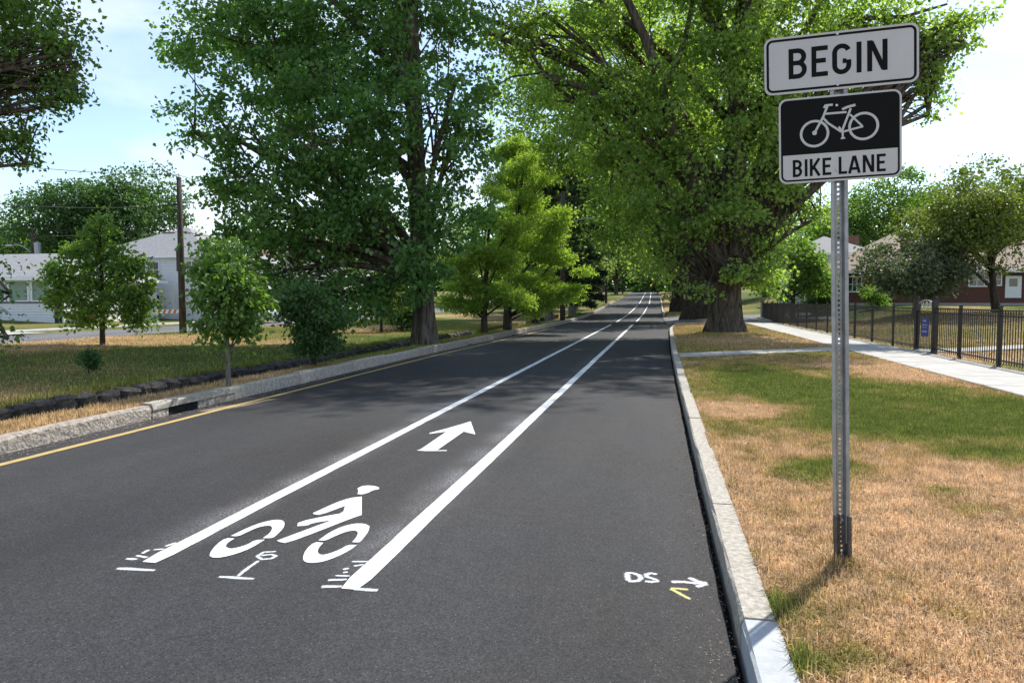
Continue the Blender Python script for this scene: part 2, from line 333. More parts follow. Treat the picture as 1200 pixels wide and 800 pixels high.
def flat_poly(name, pts, z, m, parent, th=.0):
    pts = [Vector((p[0], p[1], 0)) for p in pts]; tris = tessellate_polygon([pts])
    vs = [(p.x, p.y, z) for p in pts]; fs = []
    for t in tris:
        a, b, c = (pts[i] for i in t)
        fs.append(t if (b-a).cross(c-a).z > 0 else t[::-1])
    return link(name, pymesh(name, vs, fs), m, parent)

# ------------------------------------------------------------------ terrain
def zroad(Y):
    Y = np.asarray(Y, float); a = np.clip(Y-48, 0, 32); s = .0009375*a*a/2*1.0
    return s+.03*np.clip(Y-80, 0, 90)+0*Y
KERB_R = [(.385, -6), (.385, 3.3), (.385, 8), (.39, 14), (.43, 22), (.52, 30), (.62, 37), (.9, 42), (1.5, 45), (2.6, 46.4)]
def kerbx(Y):
    return np.interp(Y, [p[1] for p in KERB_R]+[60, 62, 700], [p[0] for p in KERB_R]+[2.6, .5, .5])
def kerbl(Y): return np.interp(Y, [18, 46, 800], [-6.46, -5.85, -5.85])
DN, DF = -7.22, -8.95          # ditch walls
def zg(X, Y):
    X, Y = np.broadcast_arrays(np.asarray(X, float), np.asarray(Y, float)); z = zroad(Y)
    kx = kerbx(Y)
    right = z+.13+.14*np.exp(-(((X-2.7)/1.9)**2+((Y-30.5)/2.4)**2))+.12*np.exp(-(((X-2.7)/2)**2+((Y-57)/4)**2))+.025*(fbm(X*.7, Y*.7)-.5)
    right = right+1.0*sstep(26, 58, Y)*sstep(8, 17, X)
    under = z-.12
    left = z+.15+.03*(fbm(X*.6+9, Y*.6)-.5)
    bank = z+.03+.10*(fbm(X*.3+4, Y*.3)-.4)*sstep(9.5, 12, -X)*sstep(-21, -18, X)+.08*sstep(10, 18, -X)
    bank = np.where(X < -21, z*1.0+.02, bank)+.35*sstep(28, 40, -X)
    ditch = z-1.0
    dend = sstep(60, 75, Y)
    out = np.where(X > kx+.12, right, np.where(X > kerbl(Y)-.06, under, np.where(X > DN, left, np.where(X > DF, ditch*(1-dend)+left*dend, bank))))
    return out
GREEN = [(960, 455, 1.5, 2.2, .85), (880, 440, .8, 2.6, .6), (1120, 500, 1.3, 1.0, .8), (1045, 495, .9, .8, .75), (1190, 535, .7, .45, .75), (955, 552, .42, .36, .75), (1000, 545, .3, .2, .4),
         (1125, 578, .22, .12, .5), (932, 722, .10, .10, .8), (978, 778, .22, .14, .55), (905, 790, .08, .2, .4), (1180, 600, .25, .1, .35), (850, 500, .3, .6, .3), (1190, 480, 1.0, 1.5, .7), (905, 770, .12, .12, .4), (870, 640, .06, .3, .3)]
BROWN = [(862, 478, .45, .7, .6), (905, 478, .4, .35, .4), (1070, 440, .9, .9, .7), (1010, 428, .9, 1.1, .45), (1090, 548, .6, .25, .35), (1130, 510, .35, .25, .4), (1190, 562, .5, .2, .4), (830, 550, .25, 1.2, .3)]
GW = [(*P(a, b, .14)[:2], c, d, e) for a, b, c, d, e in GREEN]; BW = [(*P(a, b, .14)[:2], c, d, e) for a, b, c, d, e in BROWN]
def dryness(X, Y):
    X, Y = np.broadcast_arrays(np.asarray(X, float), np.asarray(Y, float))
    wx = X+.35*(fbm(X*1.3, Y*1.3)-.5); wy = Y+.5*(fbm(X*1.3+40, Y*1.3)-.5)
    d = .93-.25*sstep(6, 9, Y)
    for x, y, a, b, e in GW: d = d-e*np.exp(-(((wx-x)/a)**2+((wy-y)/b)**2))
    for x, y, a, b, e in BW: d = d+e*np.exp(-(((wx-x)/a)**2+((wy-y)/b)**2))
    d = np.clip(d, -.1, 1)+.85*(fbm(X*2.4+3, Y*2.4)-.5)+.6*(fbm(X*8+13, Y*8)-.5)
    far = .62+1.0*(fbm(X*.35+8, Y*.35)-.5)                         # beyond the cross path and behind the fence
    t = sstep(18, 19.5, Y); d = d*(1-t)+far*t
    yard = .60+1.3*(fbm(X*.25+2, Y*.25)-.45)-.35*sstep(42, 50, Y); t2 = sstep(6.9, 7.3, X); d = d*(1-t2)+yard*t2
    strip = .70+.9*(fbm(X*.9+1, Y*.25)-.5)-.35*sstep(10, 18, Y)
    lb = .42+1.5*(fbm(X*.22+31, Y*.22)-.5)+.30*sstep(-13.5, -17, X)*sstep(8, 3, np.abs(Y-20)); lb = np.where(X < -26, .4+.8*(fbm(X*.2, Y*.2)-.5), lb)
    return np.clip(np.where(X < -8.3, lb, np.where(X < -5, strip, d)), 0, 1)

xs = np.unique(np.round(np.concatenate([np.linspace(-500, -60, 12), np.arange(-60, -26, 2.), np.arange(-26, -9, .5), [DF-.12, DF, DF+.012, -8.2, DN-.012, DN, DN+.1, -7.0, -6.8, -6.53, -6.51, -6.4, -6.25, -6.1, -5.95, -5.8, -3, 0, .33, .46, .515, .545],
      np.arange(.6, 8, .25), np.arange(8, 40, 1.), np.linspace(42, 500, 14)]), 3))
ys = np.unique(np.round(np.concatenate([np.arange(-30, 1, 3.), np.arange(1, 20, .25), np.arange(20, 64, 1.), np.arange(64, 200, 5.), np.linspace(205, 900, 12)]), 3))
GX, GY = np.meshgrid(xs, ys); GZ = zg(GX, GY)
nx, ny = len(xs), len(ys); idx = np.arange(nx*ny).reshape(ny, nx)
fq = np.stack([idx[:-1, :-1], idx[:-1, 1:], idx[1:, 1:], idx[1:, :-1]], -1).reshape(-1, 4)
gd = dryness(GX, GY)
ground = link('ground', npmesh('ground', np.stack([GX, GY, GZ], -1).reshape(-1, 3), fq, True, {'dry': gd.ravel()}), M_GROUND)
tag(ground, 'turf ground with dry straw patches on both sides of the road', 'ground', kind='structure')

# ------------------------------------------------------------------ road
yr = np.concatenate([np.arange(-6, 30, .12), np.arange(30, 70, 1.), np.arange(70, 171, 4.)])
rx = kerbx(yr)-.045+.02*(fbm(yr*3.1, yr*0+2)-.5)+.012*(fbm(yr*14, yr*0+7)-.5); lx = kerbl(yr)+.04
V = []; Fc = []
for i, y in enumerate(yr):
    z = float(zroad(y)); V += [(lx[i], y, z-.10), (lx[i], y, z), (-3, y, z), (rx[i], y, z), (rx[i]+.004, y, z-.10)]
for i in range(len(yr)-1):
    a = i*5
    for j in range(4): Fc.append((a+j, a+j+1, a+j+6, a+j+5))
Fc = [f[::-1] for f in Fc]
road = link('road', pymesh('road', V, [f[::-1] for f in [g[::-1] for g in Fc]]), M_ASPH)
tag(road, 'dark new asphalt road with a bike lane running into the distance', 'road', kind='structure')
def strip(name, x, w, y0, y1, m, zoff=.004, step=.6, wob=.0, parent=road, taper=False, xf=None):
    ys_ = np.arange(y0, y1+1e-6, step); ys_[-1] = y1; v = []; f = []
    for i, y in enumerate(ys_):
        c = (xf(y) if xf else x)+wob*(float(fbm(y*.8, 3.3))-.5); hw = w/2*(1+.10*(float(fbm(y*9, 1.3))-.5))
        if taper and i == 0: hw *= .75
        z = float(zroad(y))+zoff; v += [(c-hw, y, z), (c+hw, y, z)]
    for i in range(len(ys_)-1): f.append((2*i, 2*i+1, 2*i+3, 2*i+2))
    return link(name, pymesh(name, v, f), m, parent)
xL = lambda y: np.interp(y, [3, 46, 60, 100, 170], [-2.93, -2.78, -2.7, -2.3, -2.6])
xR = lambda y: np.interp(y, [3, 46, 60, 100, 170], [-1.605, -1.46, -1.35, -1.0, -1.35])
strip('lane_line', 0, .115, 3.70, 45.5, M_WHITE, step=.15, wob=.02, taper=True, xf=xL); strip('lane_line', 0, .125, 3.56, 46, M_WHITE, step=.15, wob=.02, taper=True, xf=xR)
strip('lane_line', 0, .12, 51, 92, M_WHITE, xf=xL, step=2); strip('lane_line', 0, .12, 52, 88, M_WHITE, xf=xR, step=2)
strip('lane_line', 0, .12, 98, 168, M_WHITE, xf=xL, step=3); strip('lane_line', 0, .12, 97, 168, M_WHITE, xf=xR, step=3)
strip('edge_line', 0, .10, -2, 40, M_YEL, step=.2, wob=.05, xf=lambda y: kerbl(y)+.43)
def crop(x0, y0, s):
    return lambda pts: [P(x0+a/s, y0+b/s)[:2] for a, b in pts]
c5 = crop(230, 560, 1200/220)
BIKE = [[(1030, 68), (1060, 52), (1110, 48), (1165, 58), (1170, 72), (1130, 80), (1095, 98), (1055, 108), (1028, 104), (1037, 88)],
 [(1058, 120), (985, 128), (900, 155), (745, 226), (752, 234), (795, 238), (950, 180), (938, 226), (850, 240), (650, 282), (645, 310), (715, 306), (735, 292), (868, 270), (515, 402), (535, 412), (578, 420), (800, 335), (985, 262), (1058, 238)],
 [(220, 372), (330, 318), (420, 285), (500, 268), (550, 270), (568, 290), (555, 325), (520, 360), (490, 386), (425, 386), (470, 355), (487, 325), (480, 308), (450, 305), (390, 318), (330, 345), (268, 375)],
 [(188, 385), (130, 425), (90, 475), (85, 500), (110, 512), (170, 508), (260, 485), (350, 450), (440, 395), (375, 398), (330, 425), (270, 445), (215, 455), (188, 440), (200, 415), (245, 388)],
 [(780, 400), (850, 350), (930, 312), (1010, 292), (1075, 292), (1108, 310), (1100, 345), (1070, 385), (1045, 416), (995, 412), (1020, 385), (1035, 355), (1025, 338), (985, 338), (930, 355), (870, 380), (828, 402)],
 [(755, 410), (700, 460), (680, 510), (690, 538), (740, 546), (820, 535), (900, 505), (980, 465), (1028, 430), (968, 428), (920, 458), (850, 485), (800, 495), (775, 480), (780, 450), (812, 415)]]
def smooth_poly(pts, it=1):
    pts = [np.array(p, float) for p in pts]
    for _ in range(it):
        q = []
        for i, p in enumerate(pts):
            a, b = pts[i-1], pts[(i+1) % len(pts)]
            d1 = (p-a)/np.linalg.norm(p-a); d2 = (b-p)/np.linalg.norm(b-p)
            if d1 @ d2 > .35: q += [p*.75+a*.25, p*.75+b*.25]
            else: q.append(p)
        pts = q
    return pts
sym = bpy.data.objects.new('cyclist_marking', None); COL.objects.link(sym); sym.parent = road
for nm, poly in zip(('helmet_shape', 'rider_shape', 'wheel_shape', 'wheel_shape', 'wheel_shape', 'wheel_shape'), BIKE):
    flat_poly(nm, c5(smooth_poly(poly)), .004, M_WHITE, sym)
ca = crop(470, 480, 1200/110)
flat_poly('arrow_marking', ca([(200, 522), (245, 510), (580, 282), (365, 310), (360, 300), (560, 248), (760, 190), (890, 150), (950, 318), (800, 282), (460, 520), (590, 518), (580, 530), (300, 530)]), .004, M_WHITE, road)
def stroke2d(name, pts, w, z, m, parent):
    pts = [np.array(p[:2], float) for p in pts]; v = []; f = []
    for i, p in enumerate(pts):
        a, b = pts[max(i-1, 0)], pts[min(i+1, len(pts)-1)]; t = (b-a)/np.linalg.norm(b-a); n = np.array([-t[1], t[0]])
        q = w*(.85+.3*random.random())*.95; v += [(*(p-n*q), z), (*p, z), (*(p+n*q), z)]
    for i in range(len(pts)-1): f += [(3*i, 3*i+3, 3*i+4, 3*i+1), (3*i+1, 3*i+4, 3*i+5, 3*i+2)]
    return link(name, npmesh(name, v, f, False, {'cover': np.tile([0., 1., 0.], len(pts))*np.repeat([.7 if i in (0, len(pts)-1) else 1 for i in range(len(pts))], 3)}), m, parent)
def dense(pts, n=5):
    o = []
    for a, b in zip(pts[:-1], pts[1:]):
        for k in range(n): o.append((a[0]+(b[0]-a[0])*k/n, a[1]+(b[1]-a[1])*k/n))
    return o+[pts[-1]]
cd = crop(720, 655, 1200/130); cl = crop(120, 620, 1200/180); cr = crop(340, 640, 1200/140)
ZI = [.0015]
def mk(pts, cf, w=.022, m=M_SPRAY, nm='survey_mark'):
    ZI[0] += .00006; stroke2d(nm, dense([tuple(q) for q in cf(pts)]), w, ZI[0], m, road)
mk([(135, 150), (150, 235)], cd, .03, nm='survey_letter'); mk([(120, 150), (200, 150), (270, 175), (290, 205), (260, 232), (195, 240), (150, 238)], cd, .026, nm='survey_letter')
mk([(460, 165), (400, 152), (345, 165), (350, 190), (430, 215), (465, 238), (400, 245), (330, 238)], cd, .024, nm='survey_letter')
mk([(615, 245), (740, 245), (860, 258), (1010, 265)], cd, .03); mk([(805, 200), (900, 240), (1000, 265)], cd, .028); mk([(885, 300), (940, 285), (1000, 266)], cd, .03)
mk([(610, 315), (700, 320), (800, 330)], cd, .022, M_SPRAYY); mk([(610, 320), (690, 365), (820, 435)], cd, .024, M_SPRAYY)
mk([(145, 630), (368, 645)], c5, .028); mk([(265, 628), (330, 575), (400, 528)], c5, .022); mk([(510, 470), (430, 474), (390, 500), (420, 520), (480, 515), (510, 498), (480, 488), (415, 495)], c5, .02)
mk([(115, 305), (410, 322)], cl, .03); mk([(185, 230), (270, 235)], cl, .025); mk([(265, 205), (350, 222)], cl, .022); mk([(310, 190), (365, 160)], cl, .022); mk([(400, 160), (480, 155)], cl, .02); mk([(490, 135), (580, 105)], cl, .025)
mk([(315, 405), (520, 405)], cr, .03); mk([(650, 428), (880, 445)], cr, .03); mk([(380, 340), (570, 335)], cr, .026); mk([(455, 295), (600, 300)], cr, .02); mk([(530, 235), (590, 220)], cr, .022); mk([(530, 265), (580, 260)], cr, .022); mk([(620, 155), (780, 155)], cr, .02); mk([(640, 200), (740, 185)], cr, .02)

# gutter of the right kerb: sunken soil with the kerb's shade painted in as near black, and gravel along both road edges
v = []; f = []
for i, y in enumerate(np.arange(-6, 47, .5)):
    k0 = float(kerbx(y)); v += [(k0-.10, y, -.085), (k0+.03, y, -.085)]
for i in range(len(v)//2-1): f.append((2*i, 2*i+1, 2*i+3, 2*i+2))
tag(link('gutter', pymesh('gutter', v, f), M_SOILSHADE), 'dark sunken gutter between asphalt and right kerb', 'gutter', kind='structure')
def pebbles(name, pts, smin, smax, m, label):
    n = len(pts); oc = np.array([(1, 0, 0), (0, 1, 0), (-1, 0, 0), (0, -1, 0), (0, 0, 1), (0, 0, -1)], float)
    fc = np.array([(0, 1, 4), (1, 2, 4), (2, 3, 4), (3, 0, 4), (1, 0, 5), (2, 1, 5), (3, 2, 5), (0, 3, 5)])
    s = RNG.uniform(smin, smax, (n, 1, 1))*RNG.uniform(.5, 1.2, (n, 1, 3)); vv = oc[None]*s*RNG.uniform(.7, 1.2, (n, 6, 1))
    a = RNG.uniform(0, 6.28, n); c, q = np.cos(a)[:, None], np.sin(a)[:, None]; x = vv[..., 0]*c-vv[..., 1]*q; y = vv[..., 0]*q+vv[..., 1]*c
    vv = np.stack([x, y, vv[..., 2]*.7], -1)+pts[:, None]
    o = link(name, npmesh(name, vv.reshape(-1, 3), (fc[None]+np.arange(n)[:, None, None]*6).reshape(-1, 3)), m)
    return tag(o, label, 'gravel', kind='stuff')
def kpts(n, y0, y1, off, sd, z):
    y = y0+(y1-y0)*RNG.random(n)**1.6; x = kerbx(y)+off+RNG.normal(0, sd, n); return np.stack([x, y, np.full(n, z)], -1)
pebbles('gravel', np.concatenate([kpts(2600, 2, 18, -.035, .018, -.078), kpts(1500, 2, 18, -.10, .05, .001)]), .003, .009, M_GRAVEL, 'loose reddish gravel along the right kerb')
yy = 4+36*RNG.random(3500)**1.1; pebbles('gravel', np.stack([kerbl(yy)+.10+np.abs(RNG.normal(0, .09, 3500)).clip(0, .3), yy, np.full(3500, .002)], -1), .004, .013, M_GRAVEL, 'loose reddish gravel along the left kerb')

# ------------------------------------------------------------------ kerbs
def kerb_stone(name, a, b, w, zt, zb, m, parent, side=1, bev=.012, rough=0):
    # a stone from a to b along the kerb; w is its width away from the road
    a = np.array(a, float); b = np.array(b, float); t = (b-a)/np.linalg.norm(b-a); n = np.array([t[1], -t[0]])*side
    k = 6; v = []; f = []
    jt = random.uniform(-.006, .006)
    for i in range(k+1):
        p = a+(b-a)*i/k; r = lambda s: random.uniform(-1, 1)*rough*s
        za = float(zroad(p[1])); q = bev if 0 < i < k else bev*2.2
        for off, z in ((0+r(1), zb), (0+r(1), zt-bev-(q-bev)), (bev+r(.3), zt+r(.3)+jt), (w-bev, zt+r(.3)+jt), (w, zt-bev*1.5), (w, zb)):
            e = n*off; v.append((p[0]+e[0], p[1]+e[1], za+z))
    for i in range(k):
        for j in range(5): f.append((i*6+j, i*6+j+1, i*6+j+7, i*6+j+6))
    f += [tuple(reversed(range(6))), tuple(k*6+j for j in range(6))]
    if side < 0: f = [x[::-1] for x in f]
    f = [x[::-1] for x in f]
    return link(name, pymesh(name, v, f), m, parent)
kr = thing('kerb', (0, 0, 0), 'pale granite kerb along the right edge of the road by the lawn', 'kerb'); kr['kind'] = 'structure'
joints = [-1.6, .9, 3.3, 5.15, 6.95, 8.9, 10.7, 12.6, 14.6, 16.6, 18.6, 20.8, 23, 25.2, 27.5, 30, 32.4, 35, 37.4, 39.6, 41.8, 43.6, 45.2, 46.4]
for i, (a, b) in enumerate(zip(joints[:-1], joints[1:])):
    o = kerb_stone('kerb_stone', (kerbx(a), a+.006), (kerbx(b), b-.006), .158 if i > 1 else .165, .135, -.15, M_CONCN if i <= 1 else M_GRAN, kr, 1, .014, .004 if i > 1 else .001)
    if i <= 1: o['label'] = 'newer blue-grey concrete kerb section'
for y in np.arange(62, 120, 3.): kerb_stone('kerb_stone', (.5, y), (.5, y+2.97), .16, .135, -.15, M_GRAN, kr, 1, .014, .004)
kl = thing('kerb', (0, 0, 0), 'rough brown granite kerb along the left edge of the road', 'kerb'); kl['kind'] = 'structure'
y = 1.2; inlet_done = False
while y < 100:
    ln = random.uniform(1.7, 2.6) if y < 30 else 4
    if not inlet_done and y+ln > 8.3:
        ln = 8.3-y
        if ln > .3: kerb_stone('kerb_stone', (-6.46, y+.01), (-6.46, 8.3-.01), .17, .165, -.15, M_GRAN2, kl, -1, .02, .011)
        y = 8.3; inlet_done = True
        st = kerb_stone('inlet_stone', (-6.44, 8.31), (-6.44, 10.2), .20, .20, .105, M_GRAN, kl, -1, .02, .010); st['label'] = 'raised stone over the storm drain slot'
        kerb_stone('kerb_stone', (-6.45, 8.31), (-6.45, 8.62), .22, .10, -.15, M_GRAN2, kl, -1, .008, .006); kerb_stone('kerb_stone', (-6.45, 9.28), (-6.45, 10.2), .22, .10, -.15, M_GRAN2, kl, -1, .008, .006)
        MB().box(-6.505, -6.475, 8.6, 9.3, -.1, .103).build('drain_slot_shade', M_SOILSHADE, kl)  # black box stands in for the shade inside the drain slot
        y = 10.21; continue
    kerb_stone('kerb_stone', (kerbl(y), y+.01), (kerbl(y+ln), y+ln-.01), .17, .165+random.uniform(-.015, .015)+(.03 if y > 10 else 0), -.15, M_GRAN3 if 10 < y < 17 else M_GRAN2, kl, -1, .02, .011); y += ln
flat_poly('patch', [(-6.24, 9.0), (-6.17, 8.95), (-6.02, 9.1), (-5.93, 9.35), (-5.86, 9.75), (-5.84, 10.1), (-5.80, 10.35), (-5.93, 10.3), (-6.0, 9.95), (-6.10, 9.7), (-6.2, 9.35)], .0022, mat('dusty_patch', (.12, .095, .07), .95, (.30, .225, .15), 20, 6, .4, 60), road)

# ------------------------------------------------------------------ pavements
def slab(name, quad, z, th, m, parent, bev=.01):
    c = np.mean(quad, 0); v = [(*q, z-th) for q in quad]+[(*q, z-bev) for q in quad]+[(*(q+(c-q)/np.linalg.norm(c-q)*bev*1.4), z) for q in map(np.array, quad)]
    f = [(0, 1, 5, 4), (1, 2, 6, 5), (2, 3, 7, 6), (3, 0, 4, 7), (4, 5, 9, 8), (5, 6, 10, 9), (6, 7, 11, 10), (7, 4, 8, 11), (8, 9, 10, 11)]
    return link(name, pymesh(name, v, f), m, parent)
sw = tag(bpy.data.objects.new('sidewalk', None), 'concrete sidewalk between the lawn and the iron fence', 'sidewalk', kind='structure'); COL.objects.link(sw)
SWL, SWR = 5.22, 6.92
for y in np.arange(4, 64, 1.5):
    zc = .165+float(zroad(y)); slab('paving_slab', [(SWL, y+.008), (SWR, y+.008), (SWR, y+1.49), (SWL, y+1.49)], zc+random.uniform(-.003, .003), .12, M_CONC, sw)
cp = tag(bpy.data.objects.new('cross_path', None), 'short concrete path from kerb to sidewalk', 'path', kind='structure'); COL.objects.link(cp)
A0, A1 = np.array([.56, 18.1]), np.array([5.2, 21.5]); wv = np.array([0, 1.15])
for i in range(4):
    a = A0+(A1-A0)*i/4; b = A0+(A1-A0)*(i+1)/4; e = (A1-A0)/np.linalg.norm(A1-A0)*.006
    slab('paving_slab', [a+e, b-e, b-e+wv, a+e+wv], .168, .12, M_CONC, cp)
gp = tag(bpy.data.objects.new('garden_path', None), 'concrete garden path from the gate towards the brick house', 'path', kind='structure'); COL.objects.link(gp)
gpts = [np.array([6.96, 21.45]), np.array([8.6, 22.3]), np.array([10.4, 23.8]), np.array([12.4, 25.4]), np.array([14.6, 27.2]), np.array([17, 29.2])]
for a, b in zip(gpts[:-1], gpts[1:]):
    e = (b-a)/np.linalg.norm(b-a)*.006; o = np.array([.05, .62])
    slab('paving_slab', [a+e-o, b-e-o, b-e+o, a+e+o], .17+max(0, float(zg(b[0], b[1]))-.14), .15, M_CONC, gp)
# far side: parallel street, driveways and pavement beyond the bank
v = []; f = []; yq = np.arange(-10, 150, 4.)
for y in yq: z = float(zroad(y))+.05; v += [(-26.6, y, z), (-21.4, y, z)]
for i in range(len(yq)-1): f.append((2*i, 2*i+1, 2*i+3, 2*i+2))
tag(link('side_street', pymesh('side_street', v, f), M_ASPH2), 'grey parallel street beyond the grass bank on the left', 'road', kind='structure')
psw = tag(bpy.data.objects.new('far_sidewalk', None), 'pale concrete pavement in front of the left houses', 'sidewalk', kind='structure'); COL.objects.link(psw)
for y in np.arange(14, 62, 2.): slab('paving_slab', [(-30.3, y+.02), (-28.9, y+.02), (-28.9, y+1.98), (-30.3, y+1.98)], float(zg(-29.5, y+1))+.06, .15, M_CONC, psw)
for x0, x1, y0, y1, lb in ((-45, -26.5, 20, 27.5, 'wide pale concrete driveway beside the bungalow'), (-45, -26.5, 60, 64, 'concrete driveway beyond the white house')):
    qx = np.linspace(x0, x1, 12); v = []; f = []
    for x in qx:
        z = float(zg(x, (y0+y1)/2))+.075; v += [(x, y0, z), (x, y1, z)]
    for i in range(11): f.append((2*i, 2*i+2, 2*i+3, 2*i+1))
    tag(link('driveway', pymesh('driveway', v, f), M_CONC), lb, 'driveway', kind='structure')
v = [(.6, 46.7, float(zroad(46.7))+.02), (12, 48, .35), (12, 58.5, .6), (.45, 60.8, float(zroad(60.8))+.02)]
tag(link('driveway', pymesh('driveway', v, [(0, 1, 2, 3)]), M_ASPH2), 'side entrance opening on the right beyond the big tree', 'driveway', kind='structure')

# ------------------------------------------------------------------ ditch wall stones
def stone_variants(n):
    out = []
    for _ in range(n):
        bm = bmesh.new(); bmesh.ops.create_cube(bm, size=1); bmesh.ops.bevel(bm, geom=bm.edges[:], offset=.22, segments=1, affect='EDGES')
        for vv in bm.verts: vv.co += Vector((random.uniform(-.09, .09) for _ in range(3)))
        me = bpy.data.meshes.new('stone'); bm.to_mesh(me); bm.free(); me.materials.append(M_STONE); out.append(me)
    return out
SV = stone_variants(8)
wall = thing('stone_wall', (DF, 3, -.9), 'dark fieldstone wall lining the drainage ditch on the left', 'stone wall')
y = 3.0; nst = 0
for course in range(3):
    y = 3.0+random.random()*.3; zt = .05-.27*course
    while y < 34-course*6 and nst < 300:
        w = random.uniform(.26, .48); h = random.uniform(.22, .30)
        o = link('stone', random.choice(SV), None, wall); o.location = (random.uniform(-.02, .05), y+w/2-3, zt-h/2+.9+random.uniform(-.02, .03)+float(zroad(y))); o.scale = (.36, w*1.02, h); o.rotation_euler = (random.uniform(-.1, .1), random.uniform(-.1, .1), random.uniform(-.08, .08)); y += w; nst += 1

# ------------------------------------------------------------------ grass
def blades(name, X, Y, dry, hgt, wid, label, lean=.9, seg=True):
    n = len(X); Z = zg(X, Y)-.004; a = RNG.uniform(0, 6.283, n); d = np.stack([np.cos(a), np.sin(a), 0*a], -1); s = np.stack([-np.sin(a), np.cos(a), 0*a], -1)
    base = np.stack([X, Y, Z], -1); tuft = .55+.95*fbm(X*6+2, Y*6); h = (hgt*tuft*RNG.uniform(.35, 1.35, n)**1.15)[:, None]; w = (wid*RNG.uniform(.7, 1.3, n))[:, None]
    le = (RNG.random(n)**.8*lean)[:, None]; up = np.array([0, 0, 1.])
    tip = base+up*h*np.sqrt(np.clip(1-le**2, .05, 1))+d*h*le
    dr = np.clip(dry+RNG.normal(0, .13, n), 0, 1)
    if seg:
        mid = base+up*h*.6*np.sqrt(np.clip(1-(le*.6)**2, .05, 1))+d*h*.45*le*.7
        vv = np.stack([base-s*w, base+s*w, mid+s*w*.8, mid-s*w*.8, tip], 1); k = 5
        fa = np.array([(0, 1, 2), (0, 2, 3), (3, 2, 4)])
    else: vv = np.stack([base-s*w, base+s*w, tip], 1); k = 3; fa = np.array([(0, 1, 2)])
    ff = (fa[None]+np.arange(n)[:, None, None]*k).reshape(-1, 3)
    o = link(name, npmesh(name, vv.reshape(-1, 3), ff, False, {'dry': np.repeat(dr, k)}), M_GRASS)
    return tag(o, label, 'grass', kind='stuff')
def scatter(n, x0, x1, y0, y1, pw=1.0, keep=None):
    X = RNG.uniform(x0, x1, n); Y = y0+(y1-y0)*RNG.random(n)**pw
    ok = (X*CY+Y*SY)/(np.maximum(-X*SY+Y*CY, .1)) < .80
    ok &= (X*CY+Y*SY)/(np.maximum(-X*SY+Y*CY, .1)) > -.80
    if keep is not None: ok &= keep(X, Y)
    return X[ok], Y[ok]
def lawnkeep(X, Y):
    yc = 18.1+(X-.56)*(21.5-18.1)/(5.2-.56); on = (Y > yc) & (Y < yc+1.15) & (X < 5.2)
    tr = ((X-2.7)/1.0)**2+((Y-30.5)/1.0)**2 < 1
    return (X > kerbx(Y)+.150) & ~on & ~tr & ((X < SWL-.005) | (X > SWR+.05))
X, Y = scatter(270000, .5, 5.4, 2.3, 6.2, 1.1, lawnkeep); blades('grass', X, Y, dryness(X, Y), .042, .0021, 'dry straw-coloured grass round the foot of the sign', .97)
X, Y = scatter(240000, .5, 5.3, 6.2, 11, 1.15, lawnkeep); blades('grass', X, Y, dryness(X, Y), .045, .0030, 'green and straw lawn behind the sign post', .93, False)
X, Y = scatter(150000, .5, 5.3, 11, 20, 1.1, lawnkeep); blades('grass', X, Y, dryness(X, Y), .05, .0052, 'green lawn up to the cross path', .9, False)
X, Y = scatter(90000, .5, 5.3, 18, 46, 1.2, lawnkeep); blades('grass', X, Y, dryness(X, Y), .055, .009, 'shaded dry grass round the big right trees', .9, False)
X, Y = scatter(110000, 7.0, 26, 14, 52, 1.1); blades('grass', X, Y, dryness(X, Y), .06, .012, 'half dry yard grass behind the iron fence', .9, False)
X, Y = scatter(150000, -7.3, -5.9, 5, 45, 1.7, lambda X, Y: X < kerbl(Y)-.13); blades('grass', X, Y, dryness(X, Y), .06, .006, 'pale dry verge grass along the left kerb', .8, False)
X, Y = scatter(150000, -21.2, -9.0, 5, 48, 1.3); blades('grass', X, Y, dryness(X, Y), .06, .009, 'patchy grass on the shaded left bank', .9, False)
X, Y = scatter(14000, -9.35, -8.85, 5, 36, 1.2); blades('grass', X, Y, dryness(X, Y)*.5, .13, .010, 'longer grass along the top of the ditch wall', .9, False)

n = 900; a = RNG.uniform(0, 6.28, n); d = .03+np.abs(RNG.normal(0, .06, n)); X = .985+np.cos(a)*d; Y = 4.08+np.sin(a)*d
X2 = kerbx(np.full(2200, 5.))+.165+np.abs(RNG.normal(0, .03, 2200)); Y2 = 2.4+12*RNG.random(2200)**1.4; X2 = X2+(kerbx(Y2)-kerbx(5.)); k = fbm(Y2*2.5, Y2*0+4) > .47
X, Y = np.concatenate([X, X2[k]]), np.concatenate([Y, Y2[k]]); blades('grass', X, Y, np.clip(dryness(X, Y)-.15, 0, 1), .085, .0024, 'taller uncut tufts at the post foot and behind the right kerb', .95)

